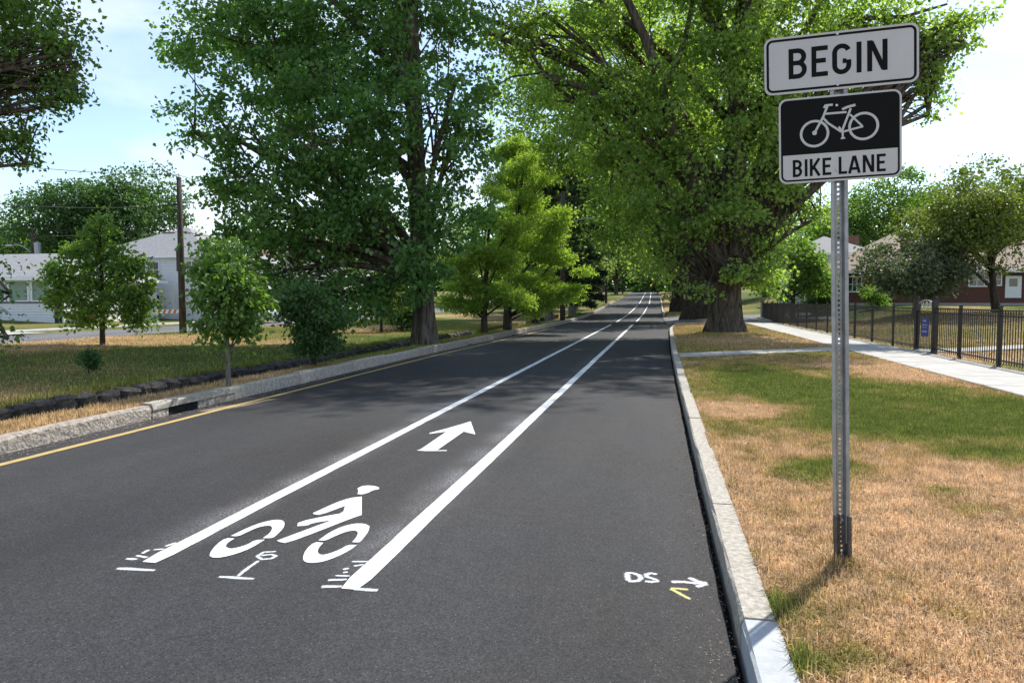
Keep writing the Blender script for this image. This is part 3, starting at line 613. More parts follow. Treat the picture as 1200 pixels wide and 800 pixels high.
# ------------------------------------------------------------------ road sign
SX, SYY = .985, 4.08
def zat(py, px=985): return AY(px, py, SYY)[2]
SIGN_RZ = R(-3.2)
sg = thing('road_sign', (SX, SYY, float(zg(SX, SYY))), 'BEGIN BIKE LANE sign on a perforated steel post in the lawn', 'road sign', rz=SIGN_RZ); sg.rotation_euler = (0, R(-1.7), SIGN_RZ)
z0 = float(zg(SX, SYY)); ztop = zat(45)-z0
def uchannel(w, fl, dep, th, z0_, z1_, hole=True, rot=0):
    # hat section: flanges at y=0, web set back at y=dep; the holed web is built round its openings
    mb = MB(); hw = w/2; wb_ = hw-fl-.008
    prof = [(-hw, 0), (-hw+fl, 0), (-wb_, dep), (wb_, dep), (hw-fl, 0), (hw, 0)]
    def plate(a, b):
        t = np.array([b[0]-a[0], b[1]-a[1]]); t = t/np.linalg.norm(t); nn = np.array([-t[1], t[0]])*th/2; q = [np.array(a)-nn, np.array(b)-nn, np.array(b)+nn, np.array(a)+nn]
        n = len(mb.v); mb.v += [(*p, z0_) for p in q]+[(*p, z1_) for p in q]; mb.f += [tuple(n+i for i in r) for r in ((0, 3, 2, 1), (4, 5, 6, 7), (0, 1, 5, 4), (1, 2, 6, 5), (2, 3, 7, 6), (3, 0, 4, 7))]
    plate(prof[0], prof[1]); plate(prof[1], prof[2]); plate(prof[3], prof[4]); plate(prof[4], prof[5])
    if hole:
        hs = .0055; pitch = .0254
        mb.box(-wb_, -hs, dep-th/2, dep+th/2, z0_, z1_); mb.box(hs, wb_, dep-th/2, dep+th/2, z0_, z1_)
        z = z0_
        while z < z1_-pitch: mb.box(-hs, hs, dep-th/2, dep+th/2, z+.006, z+pitch-.006); z += pitch
    return mb
uchannel(.084, .017, .034, .0035, .12, ztop).build('post', M_GALV, sg)
an = uchannel(.090, .017, .034, .005, -.05, .27); ao = an.build('anchor_post', M_DSTEEL, sg); ao.location = (.004, -.012, 0)
for z in (.055, .245):
    b_ = MB().lathe([(.011, 0), (.011, .008), (.006, .012)], 6).build('bolt', M_GALV, sg); b_.rotation_euler = (R(90), 0, 0); b_.location = (.004, .018, z)
def rrect(w, h, r, n=6):
    o = []
    for cx, cz, a0 in ((w/2-r, h/2-r, 0), (-w/2+r, h/2-r, 90), (-w/2+r, -h/2+r, 180), (w/2-r, -h/2+r, 270)):
        for i in range(n+1): a = R(a0+90*i/n); o.append((cx+r*math.cos(a), cz+r*math.sin(a)))
    return o
def panel(name, w, h, r, th, m, parent, loc, label=None):
    q = rrect(w, h, r); n = len(q); v = [(x, 0, z) for x, z in q]+[(x, th, z) for x, z in q]
    f = [tuple(range(n)), tuple(reversed(range(n, 2*n)))]+[(i+n, (i+1) % n+n, (i+1) % n, i) for i in range(n)]
    f = [x[::-1] for x in f] ; o = link(name, pymesh(name, v, [x[::-1] for x in f]), m, parent); o.location = loc
    if label: o['label'] = label
    return o
def ring(name, w, h, r, t, y, m, parent):
    a = rrect(w, h, r); b = rrect(w-2*t, h-2*t, max(r-t, .004)); n = len(a)
    v = [(x, y, z) for x, z in a]+[(x, y, z) for x, z in b]; f = [(i, i+n, (i+1) % n+n, (i+1) % n) for i in range(n)]
    return link(name, pymesh(name, v, [x[::-1] for x in f]), m, parent)
def stroke_xz(mb, pts, w, y, closed=False):
    pts = [np.array(p, float) for p in pts]; k = len(pts); n0 = len(mb.v)
    for i, p in enumerate(pts):
        a = pts[i-1] if (i > 0 or closed) else p; b = pts[(i+1) % k] if (i < k-1 or closed) else p
        d1 = (p-a) if np.linalg.norm(p-a) > 1e-9 else (b-p); d2 = (b-p) if np.linalg.norm(b-p) > 1e-9 else (p-a)
        d1 = d1/np.linalg.norm(d1); d2 = d2/np.linalg.norm(d2); n1 = np.array([-d1[1], d1[0]]); n2 = np.array([-d2[1], d2[0]]); m = n1+n2; m = m/np.linalg.norm(m); s = w/2/max(m @ n1, .5)
        mb.v += [(p[0]-m[0]*s, y, p[1]-m[1]*s), (p[0]+m[0]*s, y, p[1]+m[1]*s)]
    for i in range(k if closed else k-1):
        a, b = n0+2*i, n0+2*((i+1) % k); mb.f.append((a, b, b+1, a+1))
def arc(cx, cz, rx_, rz_, a0, a1, n=12): return [(cx+rx_*math.cos(R(a0+(a1-a0)*i/n)), cz+rz_*math.sin(R(a0+(a1-a0)*i/n))) for i in range(n+1)]
def glyph(ch, w, h, s):                    # strokes on a w x h cell, stroke width s; outer edges touch the cell
    q = s/2; W, H_ = w-q, h-q; m = h*.52
    if ch == 'B':
        r1 = (H_-m)/2; r2 = (m-q)/2; e = W-max(r1, r2)*.95
        return [[(q, 0), (q, h)], [(s, H_)]+[(e, H_)]+arc(e, H_-r1, W-e-.03*w, r1, 90, -90)[1:-1]+[(e, m), (s, m)], [(e*.9, m)]+arc(e, q+r2, W-e, r2, 90, -90)+[(s, q)]]
    if ch == 'E': return [[(q, 0), (q, h)], [(s, H_), (w, H_)], [(s, m), (w*.88, m)], [(s, q), (w, q)]]
    if ch == 'G': return [arc(w/2, H_-(W-q)/2, (W-q)/2, (W-q)/2, 20, 180)+arc(w/2, q+(W-q)/2, (W-q)/2, (W-q)/2, 180, 360)+[(W, h*.46)], [(w*.55, h*.43), (W-q, h*.43)]]
    if ch == 'I': return [[(q, 0), (q, h)]]
    if ch == 'N': return [[(q, 0), (q, h)], [(W, 0), (W, h)], [(s*.75, h-q*.6), (w-s*.75, q*.6)]]
    if ch == 'K': return [[(q, 0), (q, h)], [(s*.8, h*.38), (w-q*.9, h)], [(s*1.35, h*.54), (w-q*.8, 0)]]
    if ch == 'L': return [[(q, 0), (q, h)], [(s, q), (w, q)]]
    if ch == 'A': return [[(q*.8, 0), (w/2-q*.25, h)], [(w-q*.8, 0), (w/2+q*.25, h)], [(w*.22, h*.27), (w*.78, h*.27)]]
YS = [0]
def word(txt, widths, gaps, h, s, x0, zb, y, m, parent):
    x = x0
    for ch, w, g in zip(txt, widths, gaps):
        if ch != ' ':
            mb = MB()
            for j, st in enumerate(glyph(ch, w, h, s)): stroke_xz(mb, [(x+a, zb+b) for a, b in st], s, y-.00012*j)
            mb.build('letter', m, parent)
        x += w+g
zb_top, zb_bot = zat(36)-z0, zat(104.5)-z0; zk_top, zk_bot = zat(110)-z0, zat(212)-z0
BWD, BHD = .738, .295; KWD, KHD = .590, .442
pb = panel('sign_panel', BWD, BHD, .04, .003, M_SIGNW, sg, (.005, -.006, (zb_top+zb_bot)/2), 'white plaque reading BEGIN')
ring('border', BWD-.022, BHD-.022, .032, .012, -.0012, M_SIGNK, pb)
hB = .155; wl = [.089, .079, .091, .023, .095]; gl = [.023, .021, .025, .027, 0]; tot = sum(wl)+sum(gl)
word('BEGIN', wl, gl, hB, 0.0235, -tot/2-.012, -hB/2+.004, -.0012, M_SIGNK, pb)
pk = panel('sign_panel', KWD, KHD, .04, .003, M_SIGNW, sg, (0, -.006, (zk_top+zk_bot)/2), 'white and black panel with a bicycle reading BIKE LANE')
ring('border', KWD-.020, KHD-.020, .032, .009, -.0012, M_SIGNK, pk)
q = [(x, z) for x, z in rrect(KWD-.022, KHD-.022, .031)]
zs = -.073; top = [(x, z) for x, z in q if z > zs]
# black field: the rounded top of the panel down to the white band
xm = max(x for x, z in q); blk = [p for p in q if p[1] > 0]; blk = [(xm, zs)]+blk+[(-xm, zs)]
link('black_field', pymesh('black_field', [(x, -.0008, z) for x, z in blk], [tuple(range(len(blk)))[::-1]]), M_SIGNK, pk)
hK = .089; wl = [.046, .013, .052, .042, .016, .040, .058, .054, .042]; gl = [.013, .012, .010, .0, .020, .006, .011, .012, 0]; tot = sum(wl)+sum(gl)
word('BIKE LANE', wl, gl, hK, .0135, -tot/2-.004, -.188, -.0012, M_SIGNK, pk)
# bicycle: traced proportions on the panel (units: metres, origin at panel centre)
bk = MB(); cxs = lambda x, y: ((x-418)/(668-165)*KWD, (548-y)/(738-355)*KHD)
lay = [0]
def bs(pts, w, closed=False):
    lay[0] += 1; stroke_xz(bk, [cxs(*p) for p in pts], w, -.0014-.00012*lay[0], closed)
def circ(cx, cy, r, n=28): return [(cx+r*math.cos(2*math.pi*i/n), cy+r*math.sin(2*math.pi*i/n)) for i in range(n)]
bs(circ(316, 522, 56), .0125, True); bs(circ(517, 506, 57), .0125, True)
bs([(316, 519), (352, 452), (370, 405)], .0115); bs([(392, 400), (362, 401), (356, 412)], .011)
bs([(362, 438), (448, 438)], .0105); bs([(352, 455), (372, 480), (427, 524)], .0105); bs([(427, 526), (465, 424)], .011); bs([(462, 450), (512, 506)], .0095); bs([(432, 524), (515, 507)], .010)
bs([(430, 425), (450, 417), (484, 410)], .0125); bs([(416, 500), (432, 528), (432, 552)], .010); bs([(424, 553), (442, 552)], .008)
bk.build('bicycle_symbol', M_SIGNW, pk); bs_ = MB().lathe([(.012, 0), (.012, .0012)], 10).build('wheel_hub', M_SIGNW, pk); p_ = cxs(316, 519); bs_.rotation_euler = (R(90), 0, 0); bs_.location = (p_[0], -.0035, p_[1])
for par, z in ((pb, .132), (pb, -.125), (pk, .165), (pk, -.165)):
    b_ = MB().lathe([(.007, 0), (.007, .002), (.004, .004)], 8).build('bolt', M_ALU, par); b_.rotation_euler = (R(90), 0, 0); b_.location = (-.012, -.0045, z)

# ------------------------------------------------------------------ iron fence and gate
FX = 7.14; FH = 1.22
picket = MB().box(-.008, .008, -.008, .008, .06, FH-.02); PME = pymesh('picket', picket.v, picket.f); PME.materials.append(M_IRON)
postm = MB().box(-.032, .032, -.032, .032, -.1, FH+.05); postm.v = postm.v; postm.box(-.042, .042, -.042, .042, FH+.05, FH+.075); QME = pymesh('fence_post', postm.v, postm.f); QME.materials.append(M_IRON)
def fence(x, y0, y1, posts, label, pitch=.115):
    t = thing('iron_fence', (x, y0, 0), label, 'fence')
    zf = lambda y: float(zg(x, y))
    for y in posts:
        o = link('fence_post', QME, None, t); o.location = (0, y-y0, zf(y))
    for zz, hh in ((.14, .035), (FH-.14, .03), (FH-.03, .03)):
        mb = MB(); pts = list(np.arange(y0, y1, 2.))+[y1]
        for a, b in zip(pts[:-1], pts[1:]): mb.bar((0, a-y0, zf(a)+zz), (0, b-y0, zf(b)+zz), .028, hh)
        mb.build('rail', M_IRON, t)
    y = y0+.08; n = 0
    while y < y1-.04 and n < 300:
        o = link('picket', PME, None, t); o.location = (0, y-y0, zf(y)); y += pitch; n += 1
    return t
fence(FX, 13.0, 20.75, [13.1, 15.1, 17.1, 19.15], 'black iron picket fence nearest the right edge, this side of the gate')
fence(FX, 22.15, 52.4, [24.2, 26.4, 28.6, 30.8, 33, 35.2, 37.4, 39.6, 41.8, 44, 46.2, 48.4, 50.4, 52.3], 'long black iron picket fence running back from the gate beside the sidewalk')
ge = thing('garden_gate', (FX, 20.8, float(zg(FX, 21))), 'narrow black iron gate between two thick posts with a blue plaque', 'gate')
for y in (0, 1.3):
    mb = MB(); mb.box(-.06, .06, y-.06, y+.06, -.1, 1.38); mb.box(-.075, .075, y-.075, y+.075, 1.38, 1.42); mb.lathe([(.05, 0), (.06, .04), (.03, .09)], 10, (0, y, 1.42)); mb.build('gate_post', M_IRON, ge)
gf = MB(); gf.bar((0, .1, .12), (0, 1.2, .12), .03, .03).bar((0, .1, 1.1), (0, 1.2, 1.1), .03, .03).bar((0, .1, .1), (0, .1, 1.12), .03, .03).bar((0, 1.2, .1), (0, 1.2, 1.12), .03, .03).build('gate_frame', M_IRON, ge)
for y in np.arange(.21, 1.15, .11): o = link('picket', PME, None, ge); o.location = (0, float(y), 0); o.scale = (1, 1, .9)
pl = MB().box(-.035, -.015, .36, .88, .42, .92).build('plaque', M_BLUE, ge)
M_PLW = mat('plaque_print', (.35, .38, .62), .5)
for z, h_, y0_, y1_ in ((.82, .05, .5, .75), (.72, .03, .42, .82), (.66, .02, .46, .8), (.54, .04, .44, .8)): MB().box(-.038, -.0352, y0_, y1_, z, z+h_).build('printed_line', M_PLW, pl)
sc_ = MB(); M_SCR = mat('worn_pale_metal', (.42, .42, .40), .5, metal=.5)
sc_.tube([(0, .05+1.2*i/14, 1.30+.10*math.sin(math.pi*i/14)) for i in range(15)], .016, 6)
for c in (.38, .65, .92): sc_.tube([(0, c+.11*(1-i/24)*math.cos(i*.45), 1.26+.10*(1-i/24)*math.sin(i*.45)) for i in range(22)], .011, 5)
sc_.build('scrollwork', M_SCR, ge)
mb = MB(); mb.box(-.09, .09, -.09, .09, -.2, 1.32); mb.box(-.11, .11, -.11, .11, 1.32, 1.38); o = mb.build('corner_post', M_CONC); o.location = (FX, 52.7, float(zg(FX, 52.7))); tag(o, 'pale square post closing the far end of the iron fence', 'post')

# ------------------------------------------------------------------ trees
def leaf_cloud(name, pts, out, size, aspect, m, parent, droop=.35, upb=.5, fold=.18):
    n = len(pts); d = out*.6+RNG.normal(0, .7, (n, 3)); d[:, 2] -= droop; d /= np.linalg.norm(d, axis=1, keepdims=True)
    u = RNG.normal(0, .55, (n, 3)); u[:, 2] += upb; s = np.cross(d, u); s /= np.linalg.norm(s, axis=1, keepdims=True)+1e-9; nn = np.cross(s, d)
    Ls = (size*RNG.uniform(.6, 1.25, n))[:, None]; w = Ls*aspect*.5
    mid = pts+d*Ls*.42; tip = pts+d*Ls-nn*Ls*.12
    vv = np.stack([pts, mid-s*w+nn*w*fold*2, tip, mid+s*w+nn*w*fold*2], 1).reshape(-1, 3)
    fa = np.array([(0, 1, 2), (0, 2, 3)])
    return link(name, npmesh(name, vv, (fa[None]+np.arange(n)[:, None, None]*4).reshape(-1, 3)), m, parent)
def lobe_points(lobes, n, base, clump=.42, perc=46, hole=.34, shell=.45, nscale=1.0, flat=.6):
    # lobes: (x, y, z, rx, ry, rz); leaves gather in clumps near each lobe's outer half, with gaps left by noise
    vol = np.array([(l[3]*l[4]*l[5])**(2/3.) for l in lobes]); nc = max(10, int(n/perc)); cnt = np.maximum(2, (nc*vol/vol.sum()).astype(int))
    P_, O_ = [], []
    for l, c in zip(lobes, cnt):
        d = RNG.normal(0, 1, (int(c*1.7), 3)); d /= np.linalg.norm(d, axis=1, keepdims=True); r = shell+(1-shell)*RNG.random(len(d))**.6
        r *= 1+.35*(n3(d*2.1+np.array(l[:3])*.37)-.5)*2*.6
        p = np.array(l[:3])+d*r[:, None]*np.array(l[3:6]); keep = n3(p*.75*nscale+11) > hole; p, d = p[keep][:c], d[keep][:c]
        P_.append(p); O_.append(d)
    C = np.concatenate(P_); D = np.concatenate(O_); k = RNG.poisson(perc*n/(len(C)*perc)*RNG.uniform(.35, 1.6, len(C)))
    C2 = np.repeat(C, k, 0); D2 = np.repeat(D, k, 0); cs = np.repeat(RNG.uniform(.6, 1.35, len(C)), k)[:, None]
    pts = C2+np.clip(RNG.normal(0, clump, C2.shape), -1.7*clump, 1.7*clump)*cs*np.array([1, 1, flat]); return pts, D2, C
def curve3(a, b, sag=.0, n=6, jit=.12):
    a = np.array(a, float); b = np.array(b, float); ln = np.linalg.norm(b-a); o = []
    j = RNG.normal(0, jit, 3)*ln*.5
    for i in range(n+1):
        t = i/n; p = a+(b-a)*t; p = p+j*math.sin(math.pi*t)*.6; p[2] += sag*ln*math.sin(math.pi*t); o.append(p)
    return o
def trunk_mesh(path, rad, n=20, flute=.10, lobesn=5, seed=0.):
    mb_v = []; mb_f = []; K = len(path)
    for i, (p, r) in enumerate(zip(path, rad)):
        for j in range(n):
            a = 2*math.pi*j/n; hgt = i/max(K-1, 1)
            fl = flute*(1.6*max(0, 1-hgt*3)+.55)
            rr = r*(1+fl*math.sin(lobesn*a+seed+hgt*1.3)+fl*.6*math.sin((lobesn*2+1)*a+seed*2)+.05*(vnoise(a*3+seed, hgt*9)-.5))
            mb_v.append((p[0]+rr*math.cos(a), p[1]+rr*math.sin(a), p[2]))
    for i in range(K-1):
        for j in range(n): a, b = i*n+j, i*n+(j+1) % n; mb_f.append((a, b, b+n, a+n))
    mb_f.append(tuple((K-1)*n+j for j in range(n))); return pymesh('trunk', mb_v, mb_f, True)
def tree(name, label, cat, base, trunk_path, trunk_rad, lobes, nleaf, size, lm, bm_, group=None, aspect=.8, clump=.42, perc=46, hole=.34, shell=.45, limb_r=None, extra=(), droop=.35, upb=.5,
         flute=.08, twigs=True, nscale=1.0, flat=.6, start=.35, nl=999, sag=.08):
    base = np.array(base, float); t = thing(name, base, label, cat, group)
    tp = [np.array(p, float)-base for p in trunk_path]; lob = [(l[0]-base[0], l[1]-base[1], l[2]-base[2], *l[3:]) for l in lobes]
    K = 14; ti = np.linspace(0, len(tp)-1, K); path = [np.array([np.interp(u, range(len(tp)), [q[k] for q in tp]) for k in range(3)]) for u in ti]; rad = np.interp(ti, range(len(tp)), trunk_rad)
    path[0] = path[0]-np.array([0, 0, .15])
    link('trunk', trunk_mesh(path, rad, 22 if trunk_rad[0] > .2 else 8, flute, 5, random.random()*6), bm_, t)
    pts, D, C = lobe_points(lob, nleaf, base, clump, perc, hole, shell, nscale, flat)
    lr = limb_r or trunk_rad[-1]*1.0
    ztr = [p[2] for p in path]
    for i, l in enumerate(lob[:nl]):
        c = np.array(l[:3]); d0 = np.linalg.norm(C-c, axis=1)
        c = C[d0.argmin()]
        u = np.clip((c[2]*.75-ztr[0])/(ztr[-1]-ztr[0]+1e-6), start, 1)*(K-1); a = np.array([np.interp(u, range(K), [q[k] for q in path]) for k in range(3)])
        mb = MB(); main = curve3(a, c, sag, 6); r0 = min(lr, .035*np.linalg.norm(c-a)+.012); mb.tube(main, list(np.linspace(r0, r0*.35, 7)), 6)
        if twigs:
            dd = np.linalg.norm(C-c, axis=1); near = np.argsort(dd)[:max(6, len(C)//len(lob))]; near = near[::max(1, len(near)//12)]
            for q in near[:14]:
                s_ = main[random.randint(3, 6)]; mb.tube(curve3(s_, C[q], .04, 3), [r0*.35, r0*.22, r0*.14, r0*.05], 4, False)
        mb.build('limb', bm_, t, True)
    for pth, r0, r1 in extra:
        MB().tube([np.array(p)-base for p in pth], list(np.linspace(r0, r1, len(pth))), 9).build('limb', bm_, t, True)
    leaf_cloud('crown', pts, D, size, aspect, lm, t, droop, upb)
    return t
def LY(Y, items, ky=.8):                  # lobes given as (px, py, radius_m[, dY]) at forward distance Y
    o = []
    for it in items:
        p = AY(it[0], it[1], Y+(it[3] if len(it) > 3 else 0)); r = it[2]; o.append((p[0], p[1], p[2], r, r*ky if ky else r, r*.82))
    return o
def zb(x, y): return float(zg(x, y))

# --- dark maple on the left verge
bx, by = -7.0, 21.4; b0 = (bx, by, zb(bx, by))
tree('maple_tree', 'large dark green maple standing on the left verge beside the ditch', 'tree', b0,
     [b0, (bx-.02, by, .9), (bx-.1, by, 2.6), (bx-.3, by+.1, 6), (bx-.4, by+.1, 10), (bx-.4, by, 14)], [.42, .33, .30, .27, .2, .08],
     LY(by, [(390, 20, 3.0), (290, 50, 2.0, -.5), (480, 30, 2.2), (235, 40, 1.2), (225, 150, 1.0), (300, 150, 1.9, -1.2), (390, 160, 2.4, -1.8), (490, 140, 2.0, -1), (545, 180, 1.1), (300, 240, 1.6, -.8), (370, 250, 1.9, -1.8),
             (455, 250, 1.9, -1.4), (535, 260, 1.1), (270, 290, .9), (330, 320, 1.3, -.8), (410, 335, 1.3, -1.4), (465, 330, .9, -1), (390, -120, 3.0), (300, -70, 2.2), (480, -90, 2.4), (350, 300, 1.4, -1.2), (405, 352, .8, -1.2), (440, 345, .8, -1.2), (500, 300, 1.1, -1.2), (380, 150, 2.6, 2.5), (450, 30, 2.6, 3), (330, 40, 2.4, 3), (420, 270, 2, 2.5), (545, 100, 1.0), (430, -230, 2.6), (380, -320, 2.8), (280, -180, 2.3), (500, -200, 2.2), (260, 215, .8), (300, 345, .7)]),
     88000, .16, M_LMAPLE, M_BARK, clump=.29, hole=.35, limb_r=.14, perc=62, shell=.35)
# --- shade tree out of frame on the left, its branches reach into the picture
bx, by = -19.5, 11.5; b0 = (bx, by, zb(bx, by))
tree('shade_tree', 'green shade tree at the left edge, only its branches in the picture', 'tree', b0, [b0, (bx, by, 2), (bx+.2, by+.3, 5), (bx+.3, by+.5, 11)], [.4, .3, .25, .08],
     LY(13.5, [(0, 20, 1.2), (50, 50, .75), (80, 70, .45), (72, 40, .6), (92, 62, .4), (85, 108, .4), (60, 130, .4), (20, 190, .4), (30, 100, .9), (-30, 120, 1.3), (70, 105, .5), (10, 160, .75), (35, 180, .35), (-60, 40, 2.0), (-40, -60, 2.2), (40, -20, 1.0), (-120, 0, 2.6), (-130, 140, 2.2), (-40, 300, .7), (-20, 375, .6), (0, 345, .35), (5, 395, .3), (-100, 330, 1.2)], ky=1.0),
     30000, .115, M_LMID, M_BARK, clump=.21, hole=.27, limb_r=.09, perc=46, shell=.2)
# --- the big plane trees on the right
bx, by = 2.72, 30.6; b0 = (bx, by, zb(bx, by)); T = 30.6
px_ = lambda l, dY=0: [AY(a, b, T+dY) for a, b in l]
tree('plane_tree', 'nearest huge plane tree with thick fluted trunk on the right grass', 'tree', b0,
     [b0, (bx, by, .75), (bx, by, 1.8), (bx+.05, by, 3.2), (bx+.2, by, 6), (bx+.4, by+.2, 10), (bx+.6, by, 16)], [.80, .66, .62, .60, .46, .36, .2],
     LY(T, [(850, 200, 2.6, -1), (775, 225, 2.1, -1), (925, 215, 1.6), (915, 280, 1.1), (905, 320, .7), (830, 285, 1.3, -1.5), (775, 280, 1.1, -1), (850, 110, 3.0, -1.5), (735, 140, 2.4, -1), (660, 115, 1.7), (940, 110, 2.2), (640, 40, 2.2), (745, 40, 3.0), (880, 10, 3.2, -1), (595, 40, 1.1), (565, 20, .8), (705, 185, 1.1),
            (1010, 25, 1.4), (1065, 25, 1.2), (1105, 45, .9), (1080, 75, .85), (1085, 100, .6), (1092, 122, .42), (1040, 40, 1.0), (1050, 60, .8), (1100, 72, .7), (1122, 45, .7), (1096, 102, .5), (1070, 105, .5), (1090, 132, .3), (1130, 22, .7), (1000, 50, 1.0), (850, 270, 1.3, -2.2), (820, 300, 1.0, -2.2), (872, 305, 1.0, -2.0), (845, 325, .7, -2), (895, 330, .6, -1), (1125, 20, .5), (800, -120, 4), (920, -120, 4), (690, -100, 3.5), (1010, -70, 2.6), (600, -60, 2.4), (850, 150, 3.2, 3), (740, 60, 3.2, 3.5), (950, 40, 3, 3), (830, -240, 4), (840, -350, 4.5), (700, -280, 4.2), (960, -270, 4.2, -1), (600, -180, 3), (1080, -150, 2.5), (740, 330, .45), (820, 330, .5, -1.6), (862, 318, .7, -1.6), (955, 260, .7), (842, 285, 1.1, -1.7), (885, 300, .9, -1.2), (798, 312, .8, -1), (835, 315, .6, -1.6)]),
     130000, .19, M_LPLANE, M_BARK, clump=.37, hole=.39, limb_r=.20, perc=62, shell=.35, flute=.10,
     extra=[(px_([(848, 330), (815, 220), (790, 165), (778, 105), (756, 45), (735, 0), (715, -60)], -1), .30, .13), (px_([(778, 108), (792, 75), (803, 45), (812, 0), (820, -50)], -1), .14, .07),
            (px_([(860, 300), (866, 200), (860, 120), (875, 40), (880, -60)], -.6), .34, .16), (px_([(790, 190), (730, 140), (690, 105), (640, 90), (618, 55), (575, 40), (550, 10)], -1), .15, .04), (px_([(700, 112), (640, 85), (600, 90), (582, 100)], -1), .06, .025), (px_([(866, 150), (940, 60), (1000, 22), (1060, 20), (1110, 5)], 0), .17, .04), (px_([(1000, 22), (1045, 40), (1080, 70), (1092, 118)], 0), .05, .012)])
bx, by = 2.95, 54; b0 = (bx, by, zb(bx, by))
tree('plane_tree', 'second big plane tree just behind the nearest one, trunk partly hidden', 'tree', b0, [b0, (bx, by, 1.4), (bx, by, 3), (bx-.1, by, 8), (bx, by, 16)], [1.05, .8, .7, .5, .25],
     LY(54, [(800, 240, 4), (740, 220, 3.4, -1), (710, 160, 4), (770, 130, 5), (850, 150, 5), (720, 280, 1.8, -1), (770, 300, 1.8, -1), (640, 150, 4), (690, 70, 5), (800, 40, 6), (600, 120, 2.5), (715, 245, 2.0), (835, 300, 1.6), (635, 190, 2.2), (880, 280, 2.5), (712, 268, 1.2, -2), (790, 330, .9, -2)]), 62000, .26, M_LPLANE, M_BARKD, nl=5, clump=.7, hole=.34, limb_r=.25, twigs=False, flute=.12)
bx, by = 2.1, 72; b0 = (bx, by, zb(bx, by))
tree('plane_tree', 'third plane tree with dark trunk leaning by the right kerb', 'tree', b0, [b0, (bx, by, 2), (bx-.1, by, 5), (bx-.4, by, 11), (bx-.4, by, 18)], [1.0, .75, .65, .5, .2],
     LY(72, [(770, 230, 4), (735, 200, 4), (750, 270, 2.6), (800, 280, 3), (770, 150, 6), (700, 200, 4), (760, 310, 1.2), (830, 250, 4), (720, 250, 2.5), (785, 335, 1.0, -2)]), 36000, .34, M_LPLANE2, M_BARKD, nl=4, clump=.9, hole=.34, limb_r=.25, twigs=False)
# --- bright feathery cypresses on the left verge
def cypress(label, bx, by, top, rb, n, lm=M_LCYP, low=1.2, name='cypress_tree', barkm=None, size=.20, group='feathery young trees on the left verge', tr=.17, asp=.22, dens=7, wid=.17, dr=.05):
    b0 = np.array([bx, by, zb(bx, by)]); t = thing(name, b0, label, 'tree', group)
    MB().tube([(0, 0, -.1), (0, 0, .3), (.03, 0, top*.5), (0, 0, top)], [tr*1.35, tr, tr*.6, .02], 10).build('trunk', barkm or M_BARKD, t, True)
    P_, D_ = [], []; mb = MB(); z = low; k = 0
    nb = int((top-low)*dens); per = n/nb
    for i in range(nb):
        u = (i+.5)/nb; z = low+(top-low)*u; a = i*2.4+random.uniform(-.4, .4); ln = rb*(1-u)**.6*random.uniform(.5, 1.2)+.15
        if u < .12: ln *= .75
        dr_ = np.array([math.cos(a), math.sin(a), .16+.35*u]); s_ = np.array([0, 0, z]); e_ = s_+dr_*ln; e_[2] -= ln*dr
        mb.tube([s_, (s_+e_)/2+np.array([0, 0, .08*ln]), e_], [.022*ln+.006, .012*ln+.004, .003], 4, False)
        m_ = int(per*(.25+1.5*(1-u)))
        q = RNG.random(m_)**.7; p = s_+(e_-s_)*q[:, None]; p[:, 2] += .08*ln*np.sin(math.pi*q)
        sd = np.cross(dr_, [0, 0, 1.]); off = RNG.normal(0, 1, m_); wd = wid*ln*(1.15-q); p = p+sd*(off*wd)[:, None]; p[:, 2] -= np.abs(off)*wd*.22; p += RNG.normal(0, .05, p.shape)
        P_.append(p); D_.append(dr_*.8+sd*np.sign(off)[:, None]*.7)
    mb.build('branches', barkm or M_BARKD, t, True)
    leaf_cloud('crown', np.concatenate(P_), np.concatenate(D_), size, asp, lm, t, .22, .9, .1); return t
def feathery(label, bx, by, top_px, lobes, n, r0, size):
    b0 = (bx, by, zb(bx, by)); tp = AY(top_px[0], top_px[1], by)
    lob = [(l[0], l[1], l[2], l[3], l[4], l[5]*.7) for l in LY(by, lobes, 1.0)]
    tree('feathery_tree', label, 'tree', b0, [b0, (bx, by, 1.2), (bx*.5+tp[0]*.5, by, tp[2]*.55), tuple(tp)], [r0*1.3, r0, r0*.7, .02], lob, n, size, M_LCYP, M_BARKD, 'feathery young trees on the left verge', aspect=.36, clump=.22, perc=44, hole=.2, shell=.2, flat=.34, droop=.15, upb=.9, limb_r=.05, start=.12, flute=.03, sag=.02)
feathery('feathery bright green tree nearest the maple on the left verge', -7.0, 29.2, (575, 225), [(545, 335, .8), (578, 345, .8), (560, 295, .8), (590, 305, .8), (572, 255, .7), (600, 265, .7), (530, 355, .6), (555, 360, .6), (605, 350, .7), (540, 310, .6), (582, 228, .5)], 24000, .12, .15)
feathery('feathery bright green tree, second from the maple', -6.65, 32.3, (615, 180), [(612, 335, 1.0), (642, 345, .8), (602, 285, 1.0), (638, 295, .9), (615, 235, .9), (648, 255, .7), (655, 302, .6), (684, 318, .4), (662, 345, .6), (605, 200, .7), (630, 212, .6), (625, 360, .7), (590, 255, .7), (672, 338, .4), (645, 275, .6), (618, 185, .4)], 32000, .17, .16)
feathery('feathery bright green tree closest to the utility pole', -6.9, 41.5, (625, 165), [(632, 322, 1.1), (615, 255, 1.2), (632, 285, .9), (615, 205, 1.0), (588, 215, 1.1), (642, 335, .7), (605, 172, .8), (630, 350, .8), (580, 260, .9), (590, 180, .8)], 26000, .2, .2)
